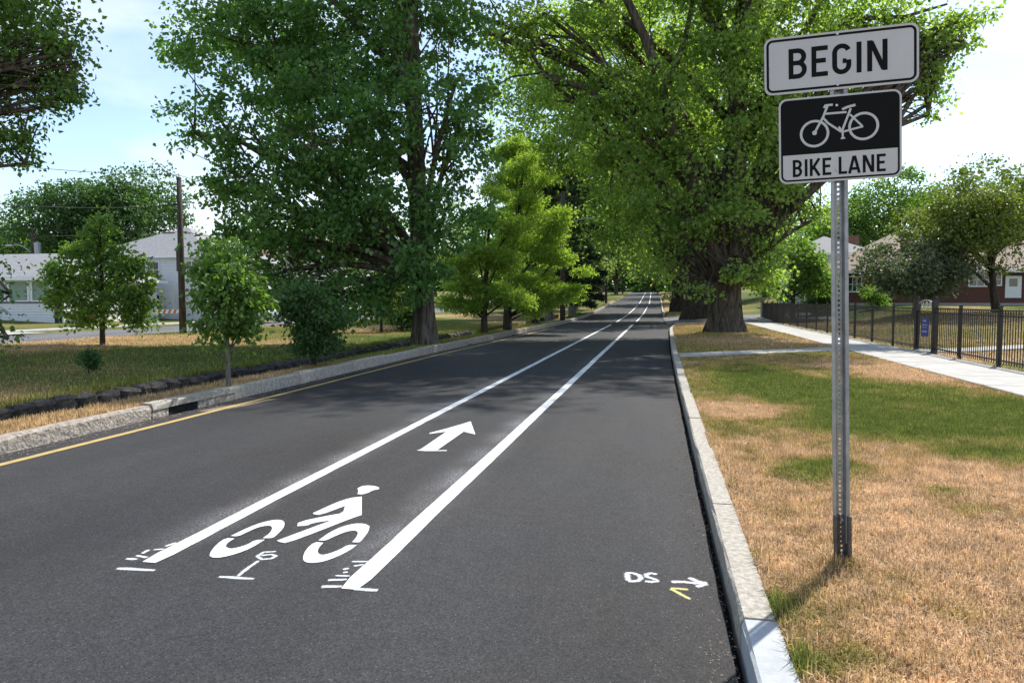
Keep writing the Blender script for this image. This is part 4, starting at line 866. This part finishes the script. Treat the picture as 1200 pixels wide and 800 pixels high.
for lb, bx, by, top, rb, n in (('dark spruce just beyond the roadside utility pole', -8.4, 57, 15, 4.2, 30000), ('second dark spruce further along the left verge', -7.6, 66, 15, 4.2, 26000), ('third dark spruce, furthest along the left verge', -8.6, 77, 16, 4.4, 22000)):
    cypress(lb, bx, by, top, rb, n, M_LDARK, 2.2, 'spruce_tree', M_BARKL, .42, 'dark conifers on the left verge', .38, .26, 4, .2, .22)

def roundtree(name, label, bx, by, top, low, r, n, size, lm, bm_, tr, group=None, cat='tree', k=12, clump=.25, hole=.33, perc=36, ry=None, lean=(0, 0), aspect=.75, twigs=True, sq=.5, topsq=.75):
    b0 = np.array([bx, by, zb(bx, by)]); c = b0+np.array([lean[0], lean[1], (top+low)/2]); hz = (top-low)/2; lob = []
    for i in range(k):
        d = RNG.normal(0, 1, 3); d /= np.linalg.norm(d); q = .62 if i else 0; s = sq*random.uniform(.8, 1.2)
        hf = 1-topsq*max(0, d[2]*q)*.5
        lob.append((c[0]+d[0]*r*q*hf, c[1]+d[1]*(ry or r)*q*hf, c[2]+d[2]*hz*q, r*s, (ry or r)*s, hz*s))
    return tree(name, label, cat, b0, [b0, b0+np.array([lean[0]*.3, lean[1]*.3, low*.6]), c], [tr*1.25, tr, tr*.35], lob, n, size, lm, bm_, group, clump=clump, hole=hole, perc=perc, limb_r=tr*.5, aspect=aspect, twigs=twigs, start=.25, flute=.05)
# --- small trees and shrubs on the left
p = P(120, 408, .0); b0 = (p[0], p[1], zb(p[0], p[1])); YT = p[1]
tree('young_tree', 'young airy tree with thin dark trunk on the bank by the side street', 'tree', b0, [b0, AY(120, 360, YT), AY(119, 310, YT), AY(117, 255, YT)], [.085, .065, .045, .015],
     LY(YT, [(117, 262, .35), (112, 285, .55), (90, 300, .6), (140, 305, .55), (75, 325, .6), (115, 325, .7), (158, 330, .6), (95, 350, .65), (140, 352, .65), (172, 352, .45), (70, 345, .5), (118, 368, .5), (165, 372, .45), (85, 372, .4), (62, 318, .35), (160, 310, .35), (125, 300, .5)], ky=1.0), 8500, .135, M_LMID, M_BARKD, clump=.17, hole=.15, perc=22, shell=.15, limb_r=.025, start=.3, sag=-.03)
p = P(268, 456, .15); bx, by = max(p[0], -7.0), p[1]
roundtree('young_tree', 'small leafy tree with pale slim trunk on the verge nearest the camera', bx, by, 2.2, .62, .58, 6500, .085, M_LMID, M_BARKL, .036, k=12, clump=.11, hole=.30, perc=30)
MB().tube([(0, 0, 0), (-.08, 0, .1), (-.2, .02, .18)], [.012, .008, .003], 5)
p = P(350, 432, .12); roundtree('round_bush', 'dense round dark green bush beside the ditch under the maple', -7.02, 14.0, 1.7, .3, .8, 7500, .085, M_LBUSH, M_BARKD, .05, cat='bush', k=16, clump=.13, hole=.24, perc=30, sq=.5)
p = P(104, 442, -.06); roundtree('small_shrub', 'tiny dark shrub alone on the shaded bank', p[0], p[1], .48, .0, .24, 1100, .06, M_LBUSH, M_BARKD, .012, cat='shrub', k=7, clump=.06, hole=.2, perc=18, twigs=False)
p = P(447, 391, .0); roundtree('young_tree', 'small yellow green tree seen under the maple branches', p[0], p[1], 3.2, .7, 1.1, 6000, .12, M_LOLIVE, M_BARKD, .06, k=9, clump=.18, perc=26)
p = P(575, 384, .0); roundtree('round_bush', 'low green bush behind the feathery trees', -12, 33, 1.3, .05, 1.2, 4000, .13, M_LBUSH, M_BARKD, .04, cat='bush', k=8, clump=.18, twigs=False)
p = P(430, 408, .0); roundtree('low_shrub', 'low straggly shrub at the ditch edge left of the maple trunk', -9.6, 19.5, .45, .0, .7, 1500, .09, M_LBUSH, M_BARKD, .02, cat='shrub', k=6, clump=.1, twigs=False)
# --- trees behind the left houses
def LX(Y, px, py): return AY(px, py, Y)
for lb, px, Y, top, low, r, n, lm in (('broad rounded oak rising behind the white house', 135, 60, 13.4, 3.5, 8.2, 30000, M_LBUSH), ('lower rounded tree behind the street lamp on the left', 40, 62, 9.8, 2, 5.5, 12000, M_LMID), ('tree behind the bungalow at the left edge', -20, 58, 8.3, 2, 5, 9000, M_LBUSH),
      ('green tree behind the maple far across the side street', 330, 75, 11, 2, 6, 9000, M_LPLANE2), ('green tree behind the maple, further right across the street', 430, 90, 12, 2, 7, 9000, M_LPLANE2), ('tree filling the gap behind the cypresses', 540, 100, 15, 2, 7, 9000, M_LPLANE2)):
    p = AY(px, 351, Y); roundtree('background_tree', lb, p[0], Y, top, low, r, n, .30, lm, M_BARKD, .3, 'trees behind the left houses', k=16, clump=.6, hole=.30, twigs=False, sq=.45)
# --- avenue far ahead
for i, (lb, X, Y, top, low, r, n, lm) in enumerate([('first far avenue tree on the left beyond the spruces', -9.5, 92, 17, 3, 6, 14000, M_LPLANE2), ('second far avenue tree on the left', -9, 118, 17, 2.5, 6.5, 12000, M_LPLANE2), ('third far avenue tree on the left', -8, 146, 18, 2.5, 7, 10000, M_LPLANE2),
      ('first far avenue tree on the right beyond the plane trees', 5.5, 98, 18, 2.5, 7, 14000, M_LPLANE2), ('second far avenue tree on the right', 5.5, 126, 18, 2.5, 7, 12000, M_LPLANE), ('third far avenue tree on the right', 4, 156, 18, 3, 7, 10000, M_LPLANE2),
      ('dark tree closing the view at the end of the road', -2, 205, 22, 1, 9, 12000, M_LBUSH), ('pale tree closing the view left of the road end', -14, 195, 20, 1, 9, 10000, M_LPLANE2), ('tree closing the view right of the road end', 10, 200, 20, 1, 9, 10000, M_LMID), ('tall tree far off left of the avenue', -20, 130, 20, 2, 8, 9000, M_LPLANE2), ('tree far off behind the spruces', -18, 95, 17, 2, 7, 9000, M_LMID), ('leafy tree far right behind the plane trees', 14, 100, 17, 2, 8, 9000, M_LMID)]):
    roundtree('avenue_tree', lb, X, Y, top, low, r, n, .42, lm, M_BARK, .35, 'far trees along the road', k=16, clump=.8, hole=.3, twigs=False, sq=.45)
# --- yard trees on the right
roundtree('yard_tree', 'grey green small tree with pale trunk in front of the brick house', 14.6, 45.5, 4.5, 1.1, 3.2, 11000, .20, M_LGREY, M_BARKL, .16, k=15, clump=.34, hole=.32, sq=.42)
roundtree('yard_tree', 'crooked olive green tree leaning over the right edge of the picture', 19.2, 46.5, 8.6, 1.7, 4.6, 21000, .20, M_LOLIVE, M_BARKD, .20, k=22, clump=.36, hole=.36, sq=.38, lean=(-.6, 0))
roundtree('yard_tree', 'dark leafy tree behind the big trunk by the far fence', 8.7, 50, 5.2, 1.2, 2.4, 9000, .2, M_LMID, M_BARKD, .16, k=10, clump=.32)
roundtree('yard_tree', 'dense green tree next to the grey-roofed house', 11.0, 54, 3.0, .4, 1.2, 4000, .2, M_LBUSH, M_BARKD, .12, k=10, clump=.3)
roundtree('round_bush', 'pale green clipped bush at the corner of the brick house', 14.6, 53.0, 1.75, .05, 1.1, 3500, .13, M_LMID, M_BARKD, .05, cat='bush', k=8, clump=.2, twigs=False, hole=.2)
roundtree('round_bush', 'low hedge-like bush under the far plane trees', 5.0, 63, 1.6, .05, 1.5, 3500, .2, M_LMID, M_BARKD, .05, cat='bush', k=8, clump=.3, twigs=False, hole=.2)
for lb, px, Y, top, low, r, n, lm in (('tall tree behind the grey-roofed house on the left', 1010, 105, 14, 2, 7.5, 10000, M_LMID), ('round tree behind the ridge of the brick house', 1050, 105, 16, 2, 7.5, 11000, M_LMID), ('bluish tree behind the brick house roof', 1105, 112, 16.5, 2, 8, 11000, M_LGREY), ('dark tree behind the brick house at far right', 1175, 100, 16, 2, 8, 10000, M_LBUSH), ('tree behind the post between the two right houses', 965, 110, 14, 2, 7, 9000, M_LMID), ('tree far right beyond the picture edge', 1260, 100, 16, 2, 8, 7000, M_LMID)):
    p = AY(px, 351, Y); roundtree('background_tree', lb, p[0], Y, top, low, r, n, .38, lm, M_BARKD, .3, 'trees behind the right houses', k=16, clump=.75, hole=.3, twigs=False, sq=.42)

# ------------------------------------------------------------------ houses
M_WSIDE = course_mat('white_siding', (.68, .69, .70), (.76, .77, .78), .16)
M_WPAINT = mat('white_trim', (.74, .75, .76), .6, (.80, .80, .80), 4); M_ROOFG = course_mat('grey_shingles', (.20, .205, .21), (.29, .29, .30), .14, 2, .8, .2, 6)
M_ROOFD = course_mat('slate_shingles', (.12, .125, .135), (.19, .19, .20), .14, 2, .8, .2, 6); M_ROOFB = course_mat('brown_shingles', (.15, .10, .075), (.25, .17, .125), .14, 2, .8, .2, 6)
M_BRICK = course_mat('red_brick', (.085, .035, .026), (.15, .062, .042), .075, 2, .8, .15, 8); M_GLASS = mat('window_glass', (.035, .045, .05), .08, spec=.8); M_SCREEN = mat('green_screen', (.16, .24, .20), .35, (.22, .30, .25), 3); M_CHIM = course_mat('chimney_brick', (.20, .09, .065), (.28, .14, .10), .08, 2, .7, .2, 6)
M_DARK = mat('dark_opening', (.02, .02, .022), .7)
def hip_roof(x0, x1, y0, y1, z, h, ov, name, m, parent, ridge='x', th=.16):
    a, b, c, d = x0-ov, x1+ov, y0-ov, y1+ov; ins = min(b-a, d-c)/2
    if ridge == 'x': r0, r1 = ((a+ins, (c+d)/2), (b-ins, (c+d)/2))
    else: r0, r1 = (((a+b)/2, c+ins), ((a+b)/2, d-ins))
    v = [(a, c, z-th), (b, c, z-th), (b, d, z-th), (a, d, z-th), (a, c, z), (b, c, z), (b, d, z), (a, d, z), (*r0, z+h), (*r1, z+h)]
    top = [(4, 5, 9, 8), (5, 6, 9), (6, 7, 8, 9), (7, 4, 8)] if ridge == 'x' else [(4, 5, 8), (5, 6, 9, 8), (6, 7, 9), (7, 4, 8, 9)]
    o = link(name, pymesh(name, v, top+[(0, 3, 2, 1)]), m, parent)
    MB().box(a-.02, b+.02, c-.03, c+.0, z-th-.04, z-.004).box(b, b+.03, c, d, z-th-.04, z-.004).box(a-.03, a, c, d, z-th-.04, z-.004).build('fascia', M_WPAINT, o); return o
def window(parent, x, z, w, h, y, panes=(2, 2), fm=None, gm=None, axis='y', sill=True):
    # y: wall plane; faces -Y (axis y) or +X/-X (axis x, outward sign in y tuple)
    fm = fm or M_WPAINT; t = .09; mb = MB()
    fr = MB().box(x-w/2-t, x-w/2, y-.06, y+.02, z-t, z+h+t).box(x+w/2, x+w/2+t, y-.06, y+.02, z-t, z+h+t).box(x-w/2, x+w/2, y-.06, y+.02, z+h, z+h+t).box(x-w/2, x+w/2, y-.06, y+.02, z-t, z)
    for i in range(1, panes[0]): q = x-w/2+w*i/panes[0]; fr.box(q-.025, q+.025, y-.045, y-.01, z, z+h)
    for i in range(1, panes[1]): q = z+h*i/panes[1]; fr.box(x-w/2, x+w/2, y-.04, y-.012, q-.02, q+.02)
    f = fr.build('window', fm, parent); f2 = MB().box(x-w/2, x+w/2, y-.008, y-.003, z, z+h).build('pane', gm or M_GLASS, f)
    return f
def house(name, label, ox, oy, oz, w, d, h, wallm, roofm, rh, ridge='x', ov=.5):
    t = thing(name, (ox, oy, oz), label, 'house'); MB().box(0, w, 0, d, -1.0, h).build('wall', wallm, t); hip_roof(0, w, 0, d, h+.12, rh, ov, 'roof', roofm, t, ridge); return t
# white house, far left
A = AY(150, 351, 45.5)[0]; B = AY(243, 351, 45.5)[0]
zz = lambda py, Y=45.5, px=200: AY(px, py, Y)[2]
hz = zb(B, 45.5); h1 = house('white_house', 'white two-storey house with grey roof and brick chimney behind the roadside pole', A-3, 45.5, hz, B-A+3, 9, zz(301)-hz, M_WSIDE, M_ROOFG, 2.4)
u = lambda px: AY(px, 351, 45.5)[0]-(A-3)
window(h1, u(181), zz(325)-hz, .85, zz(307)-zz(325), 0, (2, 2)); window(h1, u(160), zz(325)-hz, .85, zz(307)-zz(325), 0, (2, 2)); window(h1, u(181), zz(366)-hz, .85, 1.2, 0, (2, 2)); window(h1, u(150), zz(366)-hz, .85, 1.2, 0, (2, 2)); window(h1, u(226), zz(325)-hz, .8, 1.1, 0, (2, 2))
ch = MB().box(u(164)-.45, u(164)+.45, 3.4, 4.3, zz(301)-hz+.6, zz(266)-hz).build('chimney', M_CHIM, h1)
MB().box(u(196)-.5, u(196)+.5, -.05, -.001, -.2, 2.05).build('door', M_WPAINT, h1)
# bungalow at the left edge
Y2 = 36.0; A = AY(-150, 351, Y2)[0]; B = AY(74, 351, Y2)[0]; z2 = lambda py: AY(30, py, Y2)[2]; hz = zb(B, Y2)
h2 = house('bungalow', 'low white bungalow with grey hip roof and green screened porch at the left edge', A, Y2, hz, B-A, 8, z2(327)-hz, M_WSIDE, M_ROOFG, z2(292)-z2(325), 'x')
u2 = lambda px: AY(px, 351, Y2)[0]-A
for a, b in ((-20, 7), (11, 34), (38, 60)): window(h2, (u2(a)+u2(b))/2, z2(352)-hz, abs(u2(b)-u2(a))-.1, z2(330)-z2(352), 0, (1, 1), gm=M_SCREEN)
MB().box(u2(-30), u2(72), -.06, -.01, z2(355)-hz, z2(353.5)-hz).build('porch_band', mat('navy_trim', (.03, .035, .07), .6), h2)
MB().box(u2(64), u2(72), -.05, -.001, -.1, 2.1).build('door', M_DARK, h2)
# third house glimpsed through the maple
hz = zb(-32, 62); h3 = house('cream_house', 'cream house glimpsed through the maple leaves', -40, 66, .6, 10, 8, 5, mat('cream_wall', (.52, .48, .40), .8, (.58, .54, .46), 3), M_ROOFB, 2.4)
for x in (2, 5, 8): window(h3, x, 1, 1, 1.4, 0); window(h3, x, 3.3, 1, 1.3, 0)
# brick house on the right
Y3 = 57.; z3 = lambda py, px=1060: AY(px, py, Y3)[2]; X0 = AY(986, 351, Y3)[0]; hz = zb(20, Y3)
h4 = house('brick_house', 'dark red brick house with brown hip roof behind the yard trees', X0, Y3, hz, 21, 11, z3(319)-hz, M_BRICK, M_ROOFB, z3(266)-z3(322), 'x', .6)
u3 = lambda px: AY(px, 351, Y3)[0]-X0
window(h4, u3(1046.5), z3(341)-hz, 1.75, z3(329)-z3(341), 0, (3, 2)); window(h4, u3(1104), z3(331)-hz, 1.0, .7, 0, (2, 1)); window(h4, u3(1148), z3(335)-hz, 1.4, .85, 0, (3, 2)); window(h4, u3(1165), z3(334)-hz, .7, .75, 0, (1, 2)); window(h4, u3(1001), z3(341)-hz, .85, 1.0, 0, (3, 2))
dr = MB().box(u3(1177), u3(1196), -.07, -.001, z3(349)-hz, z3(324)-hz).build('door', M_WPAINT, h4); MB().box(u3(1181.5), u3(1191), -.08, -.0705, z3(336)-hz, z3(327)-hz).build('door_pane', M_GLASS, dr)
MB().box(.5, 20, -.35, -.001, -.4, .14).build('base_course', M_CONC, h4); MB().box(u3(1075), u3(1090), 3, 4, z3(319)-hz+1, z3(270)-hz).build('chimney', M_CHIM, h4)
# grey-roofed house behind it
Y5 = 74.; z5 = lambda py: AY(980, py, Y5)[2]; X5 = AY(930, 351, Y5)[0]; X6 = AY(1020, 351, Y5)[0]
h5 = house('grey_roofed_house', 'white upper-storey house with dark grey hip roof behind the sign post', X5, Y5, 1.0, X6-X5, 8, z5(298)-1.0, M_WSIDE, M_ROOFD, z5(272)-z5(296), 'x', .6)
u5 = lambda px: AY(px, 351, Y5)[0]-X5
for px in (944, 960, 1005): window(h5, u5(px), z5(316)-1, .9, 1.2, 0, (2, 2))
MB().box(u5(1012)-.5, u5(1012)+.5, 4, 5, z5(298)-1+.6, z5(272)-1).build('chimney', M_CHIM, h5)
pr = MB().box(u5(955), u5(1030), -3.2, -.05, z5(329)-1.0, z5(326)-1.0).build('porch_roof', M_WPAINT, h5)
for px in (958, 985, 1012): MB().box(u5(px)-.09, u5(px)+.09, -3.0, -2.8, -.8, z5(329)-1.0).build('porch_post', M_WPAINT, h5)

# ------------------------------------------------------------------ utility poles, lamps and wires
def pole(label, x, y, ztop, r, lean=(0, 0), group='timber utility poles'):
    t = thing('utility_pole', (x, y, zb(x, y)), label, 'utility pole', group); h = ztop-zb(x, y)
    MB().tube([(0, 0, -.3), (lean[0]*.5, lean[1]*.5, h*.5), (lean[0], lean[1], h)], [r*1.15, r, r*.75], 12).build('pole', M_POLE, t, True); return t, h
M_LAMP = mat('grey_lamp_metal', (.35, .37, .38), .5, metal=.5)
p = P(214.5, 392, .05); zt = AY(208, 208, p[1])[2]; upole, hh = pole('bare dark utility pole by the side street in front of the white house', p[0], p[1], zt, .13); L0 = p
MB().tube([(0, 0, hh-.05), (0, 0, hh+.18)], [.02, .02], 6).build('pole_pin', M_LAMP, upole)
MB().box(-.16, -.06, -.1, .1, hh*.40, hh*.40+.9).build('riser_box', M_POLE, upole)
py_ = 48.5; zt = AY(664, 224, py_)[2]
up2, hh = pole('roadside utility pole with transformer can and lamp arm on the left verge', -6.22, py_, zt, .16)
MB().lathe([(.2, 0), (.24, .05), (.24, .85), (.2, .92), (.08, 1.0)], 14, (-.42, -.1, hh-2.5)).build('transformer', M_LAMP, up2, True); MB().bar((-.2, -.1, hh-1.9), (0, 0, hh-1.9), .06).build('bracket', M_LAMP, up2)
arm = MB().tube([(.12, 0, hh-2.3), (.6, -.1, hh-2.05), (1.2, -.2, hh-1.9), (1.75, -.3, hh-1.85)], .035, 7).build('lamp_arm', M_LAMP, up2, True); MB().box(1.6, 2.15, -.42, -.2, hh-1.95, hh-1.84).build('lamp_head', M_LAMP, arm)
MB().bar((-.9, 0, hh-.35), (.9, 0, hh-.35), .09, .11).build('crossarm', M_POLE, up2)
p3 = AY(41, 351, 52); up3, hh3 = pole('distant pole with a street lamp arm above the bungalow roof', p3[0], 52, AY(41, 272, 52)[2], .2)
am = MB().tube([(0, 0, hh3-1.8), (-.9, 0, hh3-1.2), (-1.5, 0, hh3-1.0), (-2.0, 0, hh3-1.05)], .06, 6).build('lamp_arm', M_LAMP, up3, True); MB().box(-2.6, -1.9, -.15, .15, hh3-1.15, hh3-1.0).build('lamp_head', M_LAMP, am); MB().lathe([(.25, 0), (.28, .9), (.1, 1.0)], 10, (.45, 0, hh3-1.8)).build('transformer', M_LAMP, up3)
for lb, px, Y, top, X in (('slim pole far along the left verge', 727, 95, 300, None), ('far pole in the middle of the view by the road end', 752, 150, 285, None)):
    q = AY(px, 351, Y); pole(lb, -6.5 if px < 740 else -6.9, Y, AY(px, top, Y)[2], .15)
M_WIRE = mat('wire_black', (.02, .02, .02), .6)
def wire(a, b, sag, label, r=.012, n=14):
    a = np.array(a, float); b = np.array(b, float); pts = [a+(b-a)*i/n-np.array([0, 0, sag*4*(i/n)*(1-i/n)]) for i in range(n+1)]
    o = MB().tube(pts, r, 5).build('overhead_wire', M_WIRE); return tag(o, label, 'wire', 'overhead wires')
top = AY(208, 205, L0[1])
wire(top, AY(-260, 150, 17), .35, 'topmost wire rising from the bare pole to the upper left', .011)
wire(AY(209, 240, L0[1]), AY(-260, 205, 17), .45, 'second wire from the top on the bare pole', .014); wire(AY(209, 262, L0[1]), AY(-260, 248, 17), .4, 'third wire from the top on the bare pole', .018); wire(AY(210, 268, L0[1]), AY(-260, 262, 17), .35, 'lowest wire on the bare pole towards the left', .014)
wire(top, AY(480, 260, 60), .5, 'wire running from the bare pole top behind the maple', .011); wire(AY(209, 270, L0[1]), AY(480, 300, 60), .5, 'lower wire running from the bare pole behind the maple', .014)
wire(AY(1000, 268, 66), AY(1330, 240, 60), .8, 'upper service wire above the brick house', .016); wire(AY(1000, 276, 66), AY(1330, 252, 60), .8, 'lower service wire above the brick house', .016)

# ------------------------------------------------------------------ street things on the left
q = P(199, 379, .1); q[0] = max(q[0], -28.4); q = AX(199, 379, -28.2); gz = zb(-28.2, q[1])
br = thing('barricade', (-28.2, q[1], gz), 'white A-frame road barricade with orange striped board near the bare pole', 'barricade', rz=R(38))
M_ORG = mat('orange_stripe', (.65, .16, .03), .6)
for s in (-1, 1):
    MB().bar((s*.68, -.28, 0), (s*.62, 0, .95), .07, .05).build('leg', M_WPAINT, br); MB().bar((s*.68, .28, 0), (s*.62, .03, .95), .07, .05).build('leg', M_WPAINT, br); MB().bar((s*.665, -.2, .3), (s*.665, .2, .3), .05, .03).build('leg_brace', M_WPAINT, br)
bd = MB().box(-.75, .75, -.08, -.05, .72, .95).build('board', M_WPAINT, br)
for i in range(5):
    x = -.66+i*.28; n = MB(); n.v = [(x, -.0815, .722), (x+.13, -.0815, .722), (x+.22, -.0815, .948), (x+.09, -.0815, .948)]; n.f = [(0, 1, 2, 3)]; n.build('stripe', M_ORG, bd)
q = AX(103, 379, -33.0); dm = thing('drum', (-33, q[1], zb(-33, q[1])), 'rust-red drum standing behind the young airy tree', 'drum')
M_RUST = mat('rust_red', (.17, .045, .018), .8, (.26, .085, .03), 6, 6, .3, 20)
MB().lathe([(.46, 0), (.48, .05), (.46, .1), (.46, .38), (.485, .42), (.46, .46), (.46, .74), (.485, .78), (.46, .82), (.45, 1.05), (.42, 1.08)], 20).build('body', M_RUST, dm, True); MB().lathe([(.40, 1.081), (.40, 1.10), (.1, 1.11)], 16).build('lid', M_RUST, dm)
def car(label, x, y, rz):
    t = thing('parked_car', (x, y, zb(x, y)+.055), label, 'car', rz=rz); body = mat('silver_paint', (.55, .58, .62), .28, spec=.6, metal=.2); tyre = mat('tyre_rubber', (.02, .02, .02), .8); rimm = mat('rim_metal', (.5, .5, .5), .35, metal=.7)
    prof = [(-2.2, .35, .62, .78), (-2.1, .25, .85, .84), (-1.4, .22, .95, .88), (-.6, .2, .98, .90), (.6, .2, .96, .90), (1.3, .22, .90, .88), (1.95, .25, .80, .82), (2.2, .35, .62, .70)]
    v = []; f = []
    for xx, zl, zu, hw in prof:
        for yy, z in ((-hw*.92, zl), (-hw, (zl+zu)/2), (-hw*.93, zu-.06), (-hw*.75, zu), (hw*.75, zu), (hw*.93, zu-.06), (hw, (zl+zu)/2), (hw*.92, zl)): v.append((xx, yy, z))
    for i in range(len(prof)-1):
        for j in range(8): a, b = i*8+j, i*8+(j+1) % 8; f.append((a, b, b+8, a+8))
    f += [tuple(reversed(range(8))), tuple(len(v)-8+j for j in range(8))]; link('body', pymesh('body', v, f, True), body, t)
    def cab(z0_, z1_, s, m, nm):
        a = [(-1.75*s, -.74*s, z0_), (1.05*s, -.74*s, z0_), (1.05*s, .74*s, z0_), (-1.75*s, .74*s, z0_), (-1.15, -.58, z1_), (.25, -.58, z1_), (.25, .58, z1_), (-1.15, .58, z1_)]
        return link(nm, pymesh(nm, a, [(0, 1, 5, 4), (1, 2, 6, 5), (2, 3, 7, 6), (3, 0, 4, 7), (4, 5, 6, 7)]), m, t)
    cab(.93, 1.40, 1.0, M_GLASS, 'windows'); MB().box(-1.2, .3, -.6, .6, 1.40, 1.45).build('roof', body, t)
    for s in (-1, 1):
        for a, b in (((1.02, .73, .93), (.26, .59, 1.41)), ((-1.72, .73, .93), (-1.14, .59, 1.41)), ((-.4, .75, .93), (-.4, .6, 1.41))): MB().bar((a[0], s*a[1], a[2]), (b[0], s*b[1], b[2]), .07).build('pillar', body, t)
        for xx in (-1.35, 1.4):
            w = MB().lathe([(.2, -.1), (.31, -.1), (.32, -.05), (.32, .05), (.31, .1), (.2, .1)], 20).build('wheel', tyre, t, True); w.rotation_euler = (R(90), 0, 0); w.location = (xx, s*.80, .32); MB().lathe([(.2, -.105), (.2, .105)], 14).build('rim', rimm, w)
        MB().box(2.12, 2.2, s*.60-.12, s*.60+.12, .6, .72).build('headlight', M_WPAINT, t)
    return t
q = AX(300, 386, -24.9); car('silver car parked on the side street, half hidden behind the small leafy tree', -24.9, q[1], R(88))

# ------------------------------------------------------------------ distant wood that closes the horizon
n = 52000; a = RNG.uniform(-1.25, 1.25, n); d = 235+RNG.normal(0, 9, n); X = np.sin(a)*d; Y = np.cos(a)*d; hmax = 9+7*fbm(a*14, a*0+2)+5*fbm(a*45, a*0+5)
pts = np.stack([X, Y, RNG.random(n)**1.35*hmax+zroad(Y)*.0-1+3.0*(np.abs(X) < 40)], -1); o = np.stack([-np.sin(a), -np.cos(a), 0*a+.4], -1)
wd = leaf_cloud('distant_wood', pts, o, 2.1, .9, M_LBUSH, None); tag(wd, 'distant green wood closing the horizon', 'wood', kind='stuff')

# ------------------------------------------------------------------ leaf litter on the lawn and along the kerb
n = 900; X = RNG.uniform(.55, 5.2, n); Y = 2.4+15*RNG.random(n)**1.5; k = lawnkeep(X, Y); X, Y = X[k], Y[k]
pts = np.stack([X, Y, zg(X, Y)+.025], -1); o = np.zeros_like(pts)
ll = leaf_cloud('leaf_litter', pts, o, .035, .5, mat('dead_leaf', (.20, .11, .05), .9, (.42, .30, .17), 30), None, 0, 1.5); tag(ll, 'small dead leaves scattered over the dry lawn', 'leaf litter', kind='stuff')
